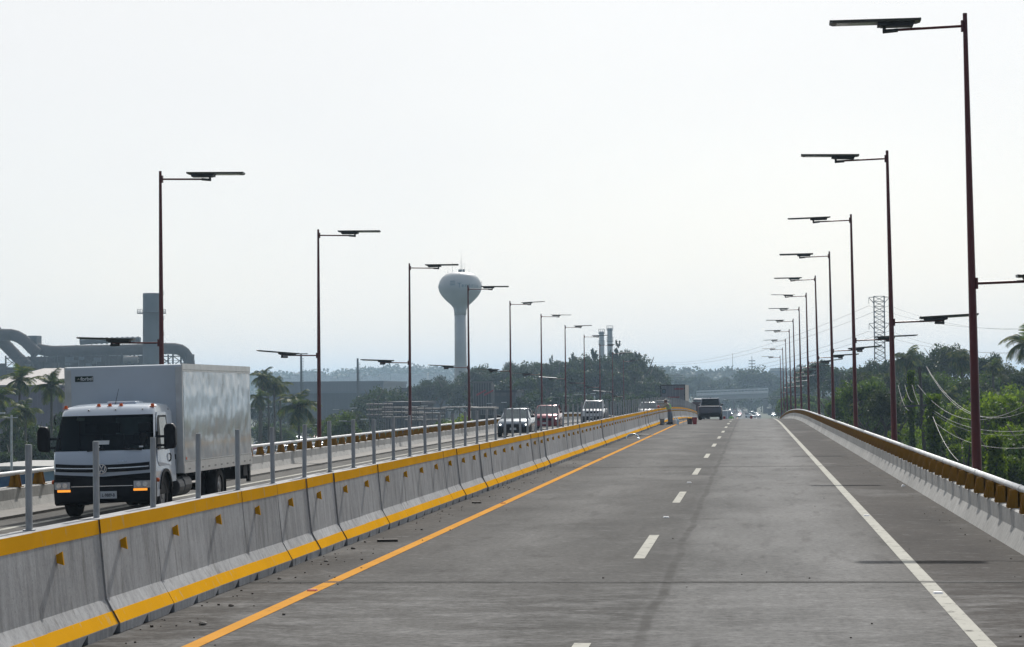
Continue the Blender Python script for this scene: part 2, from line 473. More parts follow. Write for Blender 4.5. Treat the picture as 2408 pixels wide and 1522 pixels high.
A_SH = (.078, .071, .066)
MAT = dict(
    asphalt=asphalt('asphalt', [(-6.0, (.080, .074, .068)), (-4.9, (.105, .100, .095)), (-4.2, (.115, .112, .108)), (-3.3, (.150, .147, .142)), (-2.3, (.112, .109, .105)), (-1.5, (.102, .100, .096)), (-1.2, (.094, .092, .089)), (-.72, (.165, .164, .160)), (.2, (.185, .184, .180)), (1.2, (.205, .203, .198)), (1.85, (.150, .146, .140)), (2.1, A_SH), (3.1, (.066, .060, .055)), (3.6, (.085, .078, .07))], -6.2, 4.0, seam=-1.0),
    asphalt2=asphalt('asphalt_left', [(-15.4, (.13, .12, .105)), (-14, (.15, .145, .135)), (-12, (.12, .117, .112)), (-6.6, (.12, .118, .113))], -15.6, -6.4),
    white_paint=paint('white_paint', (.50, .49, .44), (.12, .117, .11), amt=.55),
    orange_paint=paint('orange_paint', (.62, .31, .075), (.24, .16, .09), amt=.58),
    yellow_paint=paint('yellow_paint', (.78, .385, .018), (.52, .40, .22), amt=.585, rough=.6, stretch=(1.6, 1.6, .5)),
    concrete=concrete('barrier_concrete', (.37, .375, .38), .75),
    concrete_wall=concrete('parapet_concrete', (.40, .395, .375), .45, amt=.54),
    concrete_dark=concrete('dark_concrete', (.2, .19, .175), .5),
    galv=mat('galvanised_steel', (.36, .375, .39), .5, .6, .25, 14, (1, 1, .3)),
    white_tube=mat('white_painted_tube', (.68, .69, .69), .4, 0, .12, 4, dirt=(.42, .4, .36)),
    bracket=mat('yellow_steel', (.30, .145, .008), .6, 0, .2, 3, dirt=(.2, .10, .02), spec=.2),
    marker_yellow=mat('marker_yellow', (.60, .30, .012), .9, 0, .15, 3, spec=.1),
    maroon=mat('maroon_pole_paint', (.12, .012, .012), .42, 0, .25, 2.5, (1, 1, .3), coat=.2),
    lamp_grey=mat('lamp_housing', (.10, .105, .105), .4, .4, .15, 3),
    lamp_dark=mat('lamp_box', (.055, .055, .057), .5, .2, .15, 3),
    truck_white=mat('truck_white_paint', (.57, .63, .70), .22, 0, .04, 1.5, coat=.6),
    box_white=mat('box_panel_paint', (.52, .57, .61), .38, 0, .06, 1.2, dirt=(.44, .46, .47)),
    alu=mat('aluminium_trim', (.62, .62, .60), .42, .5, .1, 5),
    black_plastic=mat('black_plastic', (.011, .012, .015), .5, 0, .3, 6, spec=.25),
    rubber=mat('tyre_rubber', (.016, .016, .016), .85, 0, .3, 12, bmp=.004),
    chrome=mat('chrome', (.75, .76, .78), .18, 1.0, .05, 3),
    steel_wheel=mat('wheel_steel', (.34, .35, .36), .4, .6, .2, 5),
    glass=glass_mat('vehicle_glass', (.07, .10, .105)),  # base colour lightened to stand in for sky reflected in car windows
    windscreen=glass_mat('windscreen_glass', (.006, .013, .016), .05, .3),
    cab_lining=mat('cab_lining', (.05, .052, .055), .8, 0, .2, 3),
    cab_seat=mat('cab_seat_cloth', (.03, .035, .04), .9, 0, .2, 6),
    pale_glass=glass_mat('pale_side_glass', (.22, .26, .26), .08),  # paleness stands in for the sky reflected by the side windows
    lens=mat('lamp_lens', (.55, .57, .6), .12, .3, .2, 14),
    amber_on=lamp_mat('amber_indicator_lit', (1.0, .36, .04), 1.0),
    white_on=lamp_mat('headlight_lit', (1.0, .98, .92), 3.0),
    orange_lens=mat('orange_lens', (.75, .12, .01), .3, 0, .1, 5),
    red_lens=mat('red_lens', (.30, .012, .012), .3, 0, .1, 5),
    plate=mat('licence_plate', (.62, .64, .64), .5, 0, .05, 5),
    ink=mat('black_ink', (.02, .02, .022), .6, 0, .1, 5),
    dark_green=mat('dark_green_sticker', (.012, .03, .022), .5, 0, .2, 5),
    white=mat('white_plastic', (.75, .75, .74), .5, 0, .05, 4),
    blue_badge=mat('badge_blue', (.03, .05, .09), .35, .2, .1, 4),
    chassis=mat('chassis_black', (.02, .02, .021), .7, 0, .3, 6),
    tank_steel=mat('dull_tank_steel', (.10, .10, .10), .5, .3, .3, 6),
    trunk=mat('tree_bark', (.085, .07, .055), .9, 0, .35, 5, (1, 1, .3), bmp=.02),
    palm_trunk=mat('palm_bark', (.14, .12, .10), .9, 0, .35, 6, (.4, .4, 4), bmp=.02),
    soil=mat('dark_soil', (.035, .032, .027), .95, 0, .4, 1.2, bmp=.03, src='Position'),
    wood_pole=mat('weathered_pole', (.09, .08, .075), .85, 0, .3, 5, (1, 1, .2)),
    wire=mat('aluminium_wire', (.30, .295, .28), .6, .2, .1, 4),
    far_wire=mat('dark_wire', (.12, .12, .12), .6, .3, .1, 4),
    tower=mat('water_tower_paint', (.46, .46, .45), .5, 0, .08, .12, dirt=(.38, .37, .35)),
    tower_blue=mat('water_tower_print', (.13, .20, .24), .5, 0, .1, 1),
    mill_grey=mat('mill_dusty_steel', (.085, .075, .07), .85, 0, .3, .18, dirt=(.065, .05, .042), spec=.2),
    mill_dark=mat('mill_dark_steel', (.045, .043, .042), .8, 0, .3, .3),
    stack=mat('grey_stack_paint', (.11, .125, .14), .7, 0, .12, .15),
    purple_wall=mat('mauve_wall', (.19, .145, .19), .8, 0, .15, .2),
    pale_roof=mat('pale_sheet_roof', (.30, .265, .24), .6, 0, .12, .3),
    blue_wall=mat('blue_wall', (.035, .12, .26), .7, 0, .2, .5),
    pale_blue=mat('pale_blue_wall', (.33, .46, .58), .7, 0, .1, .5),
    grey_wall=mat('grey_cladding', (.12, .125, .132), .8, 0, .12, .15),
    dark_wall=mat('dark_cladding', (.06, .064, .07), .8, 0, .15, .2),
    cream=mat('cream_wall', (.50, .47, .42), .8, 0, .12, .3),
    red_print=mat('red_stripe', (.36, .035, .04), .6, 0, .1, 1),
    steel_frame=mat('pale_steel_frame', (.15, .14, .138), .6, .2, .15, .5),
    brick_soil=mat('reddish_earth', (.28, .12, .075), .9, 0, .25, .6),
    skin=mat('skin', (.26, .13, .085), .6, 0, .1, 5),
    khaki=mat('khaki_cloth', (.34, .31, .26), .9, 0, .15, 8),
    vest=mat('green_vest', (.24, .72, .12), .8, 0, .15, 8),
    reflective=mat('reflective_tape', (.62, .65, .55), .4, 0, .05, 5),
    denim=mat('denim', (.14, .17, .22), .9, 0, .2, 9),
    boots=mat('dark_boots', (.02, .019, .018), .7, 0, .2, 8),
    red_cloth=mat('red_cloth', (.45, .03, .03), .8, 0, .15, 8),
    hair=mat('dark_hair', (.015, .012, .01), .7, 0, .3, 30),
    red_plastic=mat('red_plastic', (.36, .015, .02), .4, 0, .15, 5),
    dark_plastic=mat('dark_plastic', (.035, .03, .03), .5, 0, .2, 5),
    grey_plastic=mat('grey_bucket_plastic', (.20, .21, .21), .6, 0, .2, 5),
    blue_plastic=mat('pale_blue_plastic', (.45, .68, .85), .25, 0, .1, 5),
    brown_wood=mat('wet_wood', (.05, .04, .033), .8, 0, .3, 8),
    solar=mat('solar_panel', (.25, .27, .29), .3, .2, .1, 3),
    container=mat('trailer_door_paint', (.24, .255, .285), .55, 0, .12, 1.2, dirt=(.22, .22, .23)),
    dump_red=mat('dull_maroon_body', (.10, .055, .055), .6, 0, .3, 1.5),
    leaf_mid=leaf_mat('leaves_mid_green', (.026, .055, .012), (.10, .155, .028), .36),
    leaf_bright=leaf_mat('leaves_bright_green', (.055, .105, .014), (.20, .27, .034), .42),
    leaf_dark=leaf_mat('leaves_dark_green', (.016, .032, .012), (.045, .075, .022), .3),
    leaf_olive=leaf_mat('leaves_olive', (.03, .042, .02), (.08, .10, .04), .3),
    leaf_pine=leaf_mat('casuarina_needles', (.022, .036, .024), (.055, .08, .045), .25),
    frond=leaf_mat('palm_fronds', (.03, .055, .014), (.085, .125, .03), .38, (.17, .15, .04)),
    vine=leaf_mat('vine_leaves', (.04, .085, .011), (.165, .235, .028), .40),
    hill=leaf_mat('hill_woods', (.03, .045, .025), (.07, .085, .04), .2),
)


def ground_mat():
    m, t, b, _ = new_mat('ground_earth_grass')
    n1 = noise(t, mapped(t), .06, 6, .6); n2 = noise(t, mapped(t), .9, 5, .65)
    c = ramp(t, n1, [(.35, (.035, .052, .018)), (.55, (.045, .055, .024)), (.75, (.09, .08, .055))])
    c = mixc(t, .7, c, ramp(t, n2, [(.3, .55), (.7, 1.3)]), 'MULTIPLY')
    t.links.new(c, b.inputs['Base Color']); b.inputs['Roughness'].default_value = .95
    bump(t, b, n2, .15, .6)
    return m


MAT['ground'] = ground_mat()


def tinted_pane():
    m, t, b, out = new_mat('tinted_windscreen')
    t.nodes.remove(b)
    tr = t.nodes.new('ShaderNodeBsdfTransparent'); tr.inputs[0].default_value = (.34, .46, .45, 1)
    gl = t.nodes.new('ShaderNodeBsdfGlossy'); gl.inputs['Roughness'].default_value = .04
    n1 = noise(t, mapped(t, src='Object'), 1.5, 4); t.links.new(ramp(t, n1, [(.3, (.7, .75, .75)), (.7, (.95, 1, 1))]), gl.inputs['Color'])
    fr = t.nodes.new('ShaderNodeFresnel'); fr.inputs[0].default_value = 1.45
    mx = t.nodes.new('ShaderNodeMixShader'); t.links.new(fr.outputs[0], mx.inputs[0]); t.links.new(tr.outputs[0], mx.inputs[1]); t.links.new(gl.outputs[0], mx.inputs[2]); t.links.new(mx.outputs[0], out.inputs['Surface'])
    return m


MAT['pane'] = tinted_pane()


def ripple_panel():
    """Thin painted sheet that has buckled slightly between its posts."""
    m, t, b, _ = new_mat('rippled_white_sheet')
    v = mapped(t, (1, 1, 1), 'Object')
    n1 = noise(t, mapped(t, (.3, 1.0, .8), 'Object'), 2.9, 1, .3)
    n2 = noise(t, mapped(t, (1, 1, 1), 'Object'), 3, 5, .6)
    t.links.new(ramp(t, n2, [(.3, (.50, .53, .535)), (.7, (.57, .595, .595))]), b.inputs['Base Color'])
    b.inputs['Roughness'].default_value = .16
    b.inputs['Coat Weight'].default_value = .6
    b.inputs['Coat Roughness'].default_value = .05
    bump(t, b, n1, .032, 1.0)
    return m


MAT['ripple'] = ripple_panel()

# ------------------------------------------------------------------ ground, deck, markings
def ground():
    mb = MB()
    xs = [-9000, -5000, -2500, -1200, -600, -300, -150, -80, -50, -35, -28, -24, -20, -17, -12, -6, 0, 4, 7, 9, 12, 15, 18, 22, 26, 30, 36, 45, 60, 80, 120, 200, 400, 900, 2000, 5000, 9000]
    ys = [-200, -50, 0, 40, 70, 90, 100, 110, 120, 130, 140, 150, 160, 175, 190, 210, 230, 250, 270, 290, 310, 330, 350, 370, 390, 420, 460, 500, 560, 640, 720, 800, 850, 900, 950, 1000, 1100, 1250, 1500, 2000, 3000, 5000, 9000]
    vs = [(x, y, gz(x, y)) for y in ys for x in xs]
    n = len(xs)
    fs = [(j * n + i, j * n + i + 1, (j + 1) * n + i + 1, (j + 1) * n + i) for j in range(len(ys) - 1) for i in range(n - 1)]
    mb.add(vs, fs)
    tag(mb.build('ground', MAT['ground'], smooth=True), 'flat earth and grass below the bridge', kind='structure')


ground()
YS = [-30 + 5 * i for i in range(35)] + [145 + 4 * i for i in range(1, 70)] + [425 + 10 * i for i in range(1, 16)] + [600 + 40 * i for i in range(30)]


def strip(mb, x0, x1, dz, ys, under=None):
    xs = [x0, x1] if not (x0 < -6.6 < x1) else [x0, -6.6, x1]
    n = len(xs)
    vs = [(x + xo(y), y, rz(y) + cz(x) + dz) for y in ys for x in xs]
    fs = [(j * n + i, j * n + i + 1, (j + 1) * n + i + 1, (j + 1) * n + i) for j in range(len(ys) - 1) for i in range(n - 1)]
    mb.add(vs, fs)
    return mb


def struct(name, mb, m, label=None, smooth=False):
    return tag(mb.build(name, m, smooth=smooth), label, kind='structure')


struct('road', strip(MB(), -6.6, 3.62, 0, YS), MAT['asphalt'], 'two lane asphalt carriageway of the viaduct', True)
struct('road', strip(MB(), -15.5, -6.6, 0, YS), MAT['asphalt2'], 'opposite carriageway behind the median barrier', True)
mb = MB()
for a, b in zip(YS[:-1], YS[1:]):
    if b > 470: break
    z0, z1 = rz(a), rz(b)
    for xa, xb, t0, t1 in ((-16.2, -14.4, .9, .10), (-14.4, 3.0, 1.9, .45), (3.0, 4.3, .9, .10)):
        vs = [(xa, a, z0 - t0), (xb, a, z0 - t0), (xb, a, z0 - t1), (xa, a, z0 - t1), (xa, b, z1 - t0), (xb, b, z1 - t0), (xb, b, z1 - t1), (xa, b, z1 - t1)]
        mb.add(vs, [(0, 1, 5, 4), (1, 2, 6, 5), (3, 0, 4, 7), (2, 3, 7, 6)])
struct('bridge_deck', mb, MAT['concrete_dark'], 'concrete deck carrying both carriageways')
for k in range(12):
    y = 20 + 34 * k
    z = rz(y) - 1.9
    if z - G < 1.2: break
    mb = MB()
    mb.bx((-13.5, y - .7, z - 1.1), (2.2, y + .7, z))
    for x in (-11, -5.6, -.3):
        mb.cyl((x, y, G - .3), (x, y, z - 1.1), .6, n=14)
    tag(mb.build('bridge_pier', MAT['concrete_dark']), 'concrete bent of three round columns under the deck', 'bridge pier', 'piers under the viaduct', 'structure')


def rng(a, b, st):
    n = max(1, int(math.ceil((b - a) / st)))
    return [a + (b - a) * i / n for i in range(n + 1)]


struct('lane_marking', strip(MB(), -5.02, -4.86, .004, rng(-20, 1180, 4)), MAT['orange_paint'], 'continuous orange line beside the median barrier')
struct('lane_marking', strip(MB(), 1.91, 2.075, .004, rng(-20, 1180, 4)), MAT['white_paint'], 'continuous white edge line before the right shoulder')
struct('lane_marking', strip(MB(), -13.34, -13.16, .004, rng(-20, 1180, 4)), MAT['white_paint'], 'white edge line of the opposite carriageway')
mb0 = 30.1
dash_n = 0
for k in range(-2, 62):
    y = mb0 + 15 * k
    if y < 5 or 230 < y < 780: continue
    d = strip(MB(), -1.575, -1.425, .004, rng(y, y + 4.9, 1.6)).build('lane_dash', MAT['white_paint'])
    tag(d, 'short white dash of the broken lane line', kind='structure')
# expansion joints: pale lips with a dark open groove
for y in (26.4, 66.4, 106.4, 146.4):
    mb = MB()
    wobs = [random.Random(int(y) + i).uniform(-.015, .015) for i in range(40)]
    xs = [-6.0 + 9.5 * i / 39 for i in range(40)]
    for i in range(39):
        for a, b in ((-.10, -.035), (.035, .10)):
            wa, wb = wobs[i], wobs[i + 1]
            mb.quad((xs[i], y + a + wa, .005), (xs[i + 1], y + a + wb, .005), (xs[i + 1], y + b + wb, .007), (xs[i], y + b + wa, .007))
    o = struct('expansion_joint', mb, MAT['asphalt2'], 'expansion joint across both lanes')
    mg = MB()
    for i in range(39):
        wa, wb = wobs[i], wobs[i + 1]
        mg.quad((xs[i], y - .028 + wa, .003), (xs[i + 1], y - .028 + wb, .003), (xs[i + 1], y + .028 + wb, .003), (xs[i], y + .028 + wa, .003))
    mg.build('joint_seal', MAT['rubber'], o)

# ------------------------------------------------------------------ median barrier
def barrier_meshes():
    half = [(.30, .085), (.17, .32), (.10, 1.06)]
    prof = [(-x, z) for x, z in half] + [(x, z) for x, z in reversed(half)]
    L = 1.996
    body = MB().prism(prof, 'y', 0, L)
    for k in range(2):
        c = .5 + k
        a, b = c - .5, c + .5 - (.004 if k else 0)
        ng = .11
        pts = [(a, .0851), (a + .01, .0), (b - ng * 1.9, .0), (b - .005, .0851)] if True else None
        for sx in (-1, 1):
            x0, x1 = sorted((sx * .14, sx * .298))
            body.prism([(p[0], p[1]) for p in pts], 'x', x0, x1)
    def face(z0, z1, off, sx):
        mb = MB()
        def xat(z):
            for (xa, za), (xb, zb) in zip(half[:-1], half[1:]):
                if za <= z <= zb: return xa + (xb - xa) * (z - za) / (zb - za)
        n = 6
        vs = []
        for i in range(n + 1):
            y = L * i / n
            for z in (z0, z1):
                vs.append((sx * (xat(z) + off), y, z))
                vs.append((sx * (xat(z) - .01), y, z))
        for i in range(n):
            o = 4 * i
            mb.add([vs[o], vs[o + 4], vs[o + 6], vs[o + 2], vs[o + 1], vs[o + 5], vs[o + 7], vs[o + 3]],
                   [(0, 1, 2, 3), (2, 6, 7, 3), (0, 4, 5, 1)] + ([(0, 3, 7, 4)] if i == 0 else []) + ([(1, 5, 6, 2)] if i == n - 1 else []))
        return mb
    tops = [face(.925, 1.058, .003, q) for q in (1, -1)]
    bots = [face(.092, .205, .003, q) for q in (1, -1)]
    refl = MB()
    # trapezoid marker standing out of the right face
    z, y = .80, .62
    x = .10 + .07 * (1.06 - z) / .74
    fr = [(x - .02, z - .035), (x + .068, z - .062), (x + .052, z + .058), (x - .02, z + .018)]
    refl.prism(fr, 'y', y, y + .03)
    post = MB().cyl((0, .28, 1.04), (0, .28, 1.80), .030, n=12)
    post.cyl((0, .28, 1.058), (0, .28, 1.07), .055, n=12)
    return [('concrete_body', body.mesh('concrete_body', MAT['concrete'])), *[('top_stripe', q.mesh('top_stripe', MAT['yellow_paint'])) for q in tops],
            *[('bottom_stripe', q.mesh('bottom_stripe', MAT['yellow_paint'])) for q in bots], ('reflector', refl.mesh('reflector', MAT['marker_yellow'])),
            ('post', post.mesh('post', MAT['galv'], smooth=40))]


BM = barrier_meshes()
rnd = random.Random(4)
gaps = {6: .07, 37: .08, 24: .03, 58: .04}
seg = 0
for k in range(-7, 121):
    y = 16.75 + 2 * k
    rr = random.Random(k * 7 + 3)
    vis = k + 1
    if k < 0: lab = 'median barrier segment before the picture edge, yellow striped, with steel post'
    elif vis <= 20:
        lab = '%s yellow striped concrete barrier segment from the left picture edge, with post' % (['first'] + ORD[1:])[vis - 1]
    else: lab = 'distant yellow striped concrete median barrier segment with reflector and post'
    shrink = 1.0 if rr.random() < .72 else rr.uniform(.986, .994)
    t = thing('concrete_barrier', lab, 'barrier', (-6.2 + rr.uniform(-.012, .012), y + gaps.get(k, 0) * .9, rz(y) + rr.uniform(0, .006)),
              (math.atan2(rz(y + 2) - rz(y), 2) + rr.uniform(-.002, .002), rr.uniform(-.006, .006), rr.uniform(-.006, .006)), 'median barrier segments')
    if k in gaps: t.rotation_euler.z += .012
    for nm, me in BM:
        o = obj(nm, me, t)
        if shrink < 1: o.scale.y = shrink
        if nm == 'post': o.rotation_euler = (rr.uniform(-.012, .012), rr.uniform(-.012, .012), 0); o.scale.z = 1 + rr.uniform(-.01, .012)

# ------------------------------------------------------------------ parapets with tube rail
def parapet(name, label, sx, x_in, y0, y1):
    """sx = +1: outside lies at +x. x_in: inner foot."""
    t = thing(name, label, 'parapet', (x_in, y0, rz(y0) + cz(x_in)))
    prof = [(0, -.03), (.13, .25), (.15, .47), (.17, .49), (.50, .49), (.52, .47), (.52, -.5)]
    prof = [(sx * a, b) for a, b in prof]
    LW = 3.2
    me = MB().prism(prof, 'y', 0, LW - .012).mesh('wall_segment', MAT['concrete_wall'])
    tm = MB()
    tm.cyl((sx * .26, 0, .785), (sx * .26, 6.4 - .01, .785), .047, n=14)
    tm.cyl((sx * .26, 0.02, .785), (sx * .26, .30, .785), .052, n=14)
    tm = tm.mesh('tube_rail', MAT['white_tube'], smooth=40)
    bk = MB()
    c = sx * .26
    b0, b1 = (.17, .12) if sx > 0 else (.125, .075)
    for yy in (0, .13):
        bk.prism([(c - b0, .505), (c + b0, .505), (c + b1, .75), (c - b1, .75)], 'y', yy, yy + .012)
    bk.bx((c - .012, .0, .505), (c + .012, .14, .75))
    bk.bx((c - .16, -.02, .49), (c + .16, .16, .506))
    bk = bk.mesh('bracket', MAT['bracket'])
    def put(nm, m_, y, step):
        za, zb = rz(y), rz(y + step)
        return obj(nm, m_, t, (0, y - y0, za + cz(x_in) - t.location.z), (math.atan2(zb - za, step), 0, 0))
    y = y0
    while y < y1: put('wall_segment', me, y, LW); y += LW
    y = y0
    while y < y1: put('tube_rail', tm, y, 6.4); y += 6.4
    y = y0 + .4
    while y < y1: put('bracket', bk, y, 1.6); y += 1.6
    return t


parapet('bridge_parapet', 'low concrete parapet with white tube rail on yellow brackets beside the right shoulder', 1, 3.56, 20, 330)
parapet('bridge_parapet', 'concrete parapet with tube rail on yellow brackets on the far left side of the viaduct', -1, -15.2, 30, 330)

# ------------------------------------------------------------------ solar street lamps
def lamp_meshes():
    pole = MB()
    H = 8.85
    pole.cyl((0, 0, -.45), (0, 0, H), .094, .040, n=16, cap=True)
    pole.bx((-.16, -.16, -.47), (.16, .16, -.43))
    parts = [('pole', pole.mesh('pole', MAT['maroon'], smooth=40), None)]
    def arm(z, rise):
        a = MB()
        r = .094 - (.054) * (z + .45) / 9.3
        a.bx((-r - .035, -.05, z - .10), (-r + .005, .05, z + .10))
        a.cyl((-r - .03, 0, z), (-1.42, 0, z + rise), .026, n=10)
        return a.mesh('arm', MAT['maroon'], smooth=40)
    lum = MB()
    lum.loft([[(x, -.21 * s, zz + .0), (x, .21 * s, zz + .0), (x, .23 * s, zz + .045), (x, -.23 * s, zz + .045)] for x, s, zz in ((-2.42, .7, .012), (-2.36, 1, 0), (-.86, 1, 0), (-.79, .75, .012))])
    panel = MB().bx((-2.34, -.19, .0455), (-.88, .19, .05))
    boxm = MB()
    boxm.prism([(-1.52, -.002), (-1.50, -.075), (-.93, -.075), (-.90, -.002)], 'y', -.13, .13)
    boxm.bx((-1.56, -.17, -.06), (-1.40, .17, .002))
    sock = MB()
    sock.cyl((-1.20, 0, -.135), (-1.47, 0, -.155), .037, n=10)
    sock.cyl((-1.44, 0, -.155), (-1.44, 0, -.05), .032, n=10)
    led = MB().bx((-2.30, -.16, -.006), (-1.62, .16, -.001))
    L = [('housing', lum.mesh('housing', MAT['lamp_grey'])), ('solar_panel', panel.mesh('solar_panel', MAT['solar'])),
         ('battery_box', boxm.mesh('battery_box', MAT['lamp_dark'])), ('socket', sock.mesh('socket', MAT['lamp_dark'], smooth=40)), ('led_panel', led.mesh('led_panel', MAT['lens']))]
    return parts[0][1], arm(8.62, -.03), arm(3.98, .02), L


LP, LA1, LA2, LL = lamp_meshes()


def street_lamp(x, y, inward, label, group, seed, dz=0.0):
    rr = random.Random(seed)
    t = thing('street_lamp', label, 'street lamp', (x, y, rz(y) + cz(x) + .45 + dz), (rr.uniform(-.004, .004), rr.uniform(-.003, .003) - (.013 if inward < 0 else 0), PI if inward > 0 else 0), group)
    obj('pole', LP, t)
    for z, me, flip, tilt in ((8.62, LA1, 0, rr.uniform(-.02, .045)), (3.98, LA2, PI, rr.uniform(.02, .09))):
        a = obj('arm', me, t, None, (0, 0, flip))
        lm = obj('luminaire', LL[0][1], t, (0, 0, z + .105), (rr.uniform(-.05, .05), 0, flip))
        # tilt about the socket
        Mx = Matrix.Translation((0, 0, z + .105)) @ Matrix.Rotation(flip, 4, 'Z') @ Matrix.Translation((-1.44, 0, 0)) @ Matrix.Rotation(tilt, 4, 'Y') @ Matrix.Rotation(rr.uniform(-.05, .07), 4, 'X') @ Matrix.Translation((1.44, 0, 0))
        lm.matrix_local = Mx
        for nm, m_ in LL[1:]: obj(nm, m_, lm)
    return t


for k in range(12):
    street_lamp(4.02, 41.2 + 23.4 * k, -1, '%s maroon double arm solar street lamp behind the right parapet' % ORD[k], 'solar street lamps along the right parapet', k, -.33)
for k in range(11):
    street_lamp(-16.55, 62.6 + 23.4 * k, 1, '%s maroon double arm solar street lamp behind the left parapet' % ORD[k], 'solar street lamps along the left parapet', 40 + k, -.52)

# ------------------------------------------------------------------ vehicles
def text_mesh(txt, size, m, ext=.002, bold=.0, shear=0):
    cu = bpy.data.curves.new('lettering', 'FONT')
    cu.body = txt; cu.size = size; cu.extrude = ext; cu.offset = bold; cu.shear = shear
    cu.align_x = 'CENTER'; cu.align_y = 'CENTER'; cu.resolution_u = 3
    o = bpy.data.objects.new('lettering', cu); COL.objects.link(o)
    me = bpy.data.meshes.new_from_object(o.evaluated_get(bpy.context.evaluated_depsgraph_get()))
    bpy.data.objects.remove(o); bpy.data.curves.remove(cu)
    me.materials.clear(); me.materials.append(m)
    return me


def wheel_parts(r, wd, parent, x, y, side, rim=True):
    """tyre > rim, axis along x."""
    t = MB()
    prof = [(r * .62, -wd / 2), (r * .93, -wd / 2), (r, -wd * .36), (r, wd * .36), (r * .93, wd / 2), (r * .62, wd / 2)]
    n = 22
    vs, fs = [], []
    for rr_, xx in prof:
        for i in range(n):
            a = 2 * PI * i / n
            vs.append((xx, rr_ * math.cos(a), rr_ * math.sin(a)))
    m = len(prof)
    for k in range(m):
        k2 = (k + 1) % m
        for i in range(n):
            j = (i + 1) % n
            fs.append((k * n + i, k * n + j, k2 * n + j, k2 * n + i))
    t.add(vs, fs)
    wo_ = t.build('wheel', MAT['rubber'], parent, smooth=50)
    wo_.location = (x, y, r)
    d = MB()
    d.cyl((side * (wd * .30), 0, 0), (side * (wd * .36), 0, 0), r * .63, n=20)
    d.cyl((side * (wd * .36), 0, 0), (side * (wd * .46), 0, 0), r * .22, r * .18, n=12)
    for i in range(6):
        a = 2 * PI * i / 6
        d.cyl((side * wd * .36, r * .38 * math.cos(a), r * .38 * math.sin(a)), (side * wd * .39, r * .38 * math.cos(a), r * .38 * math.sin(a)), r * .08, n=6)
    d.build('rim', MAT['steel_wheel'], wo_)
    return wo_


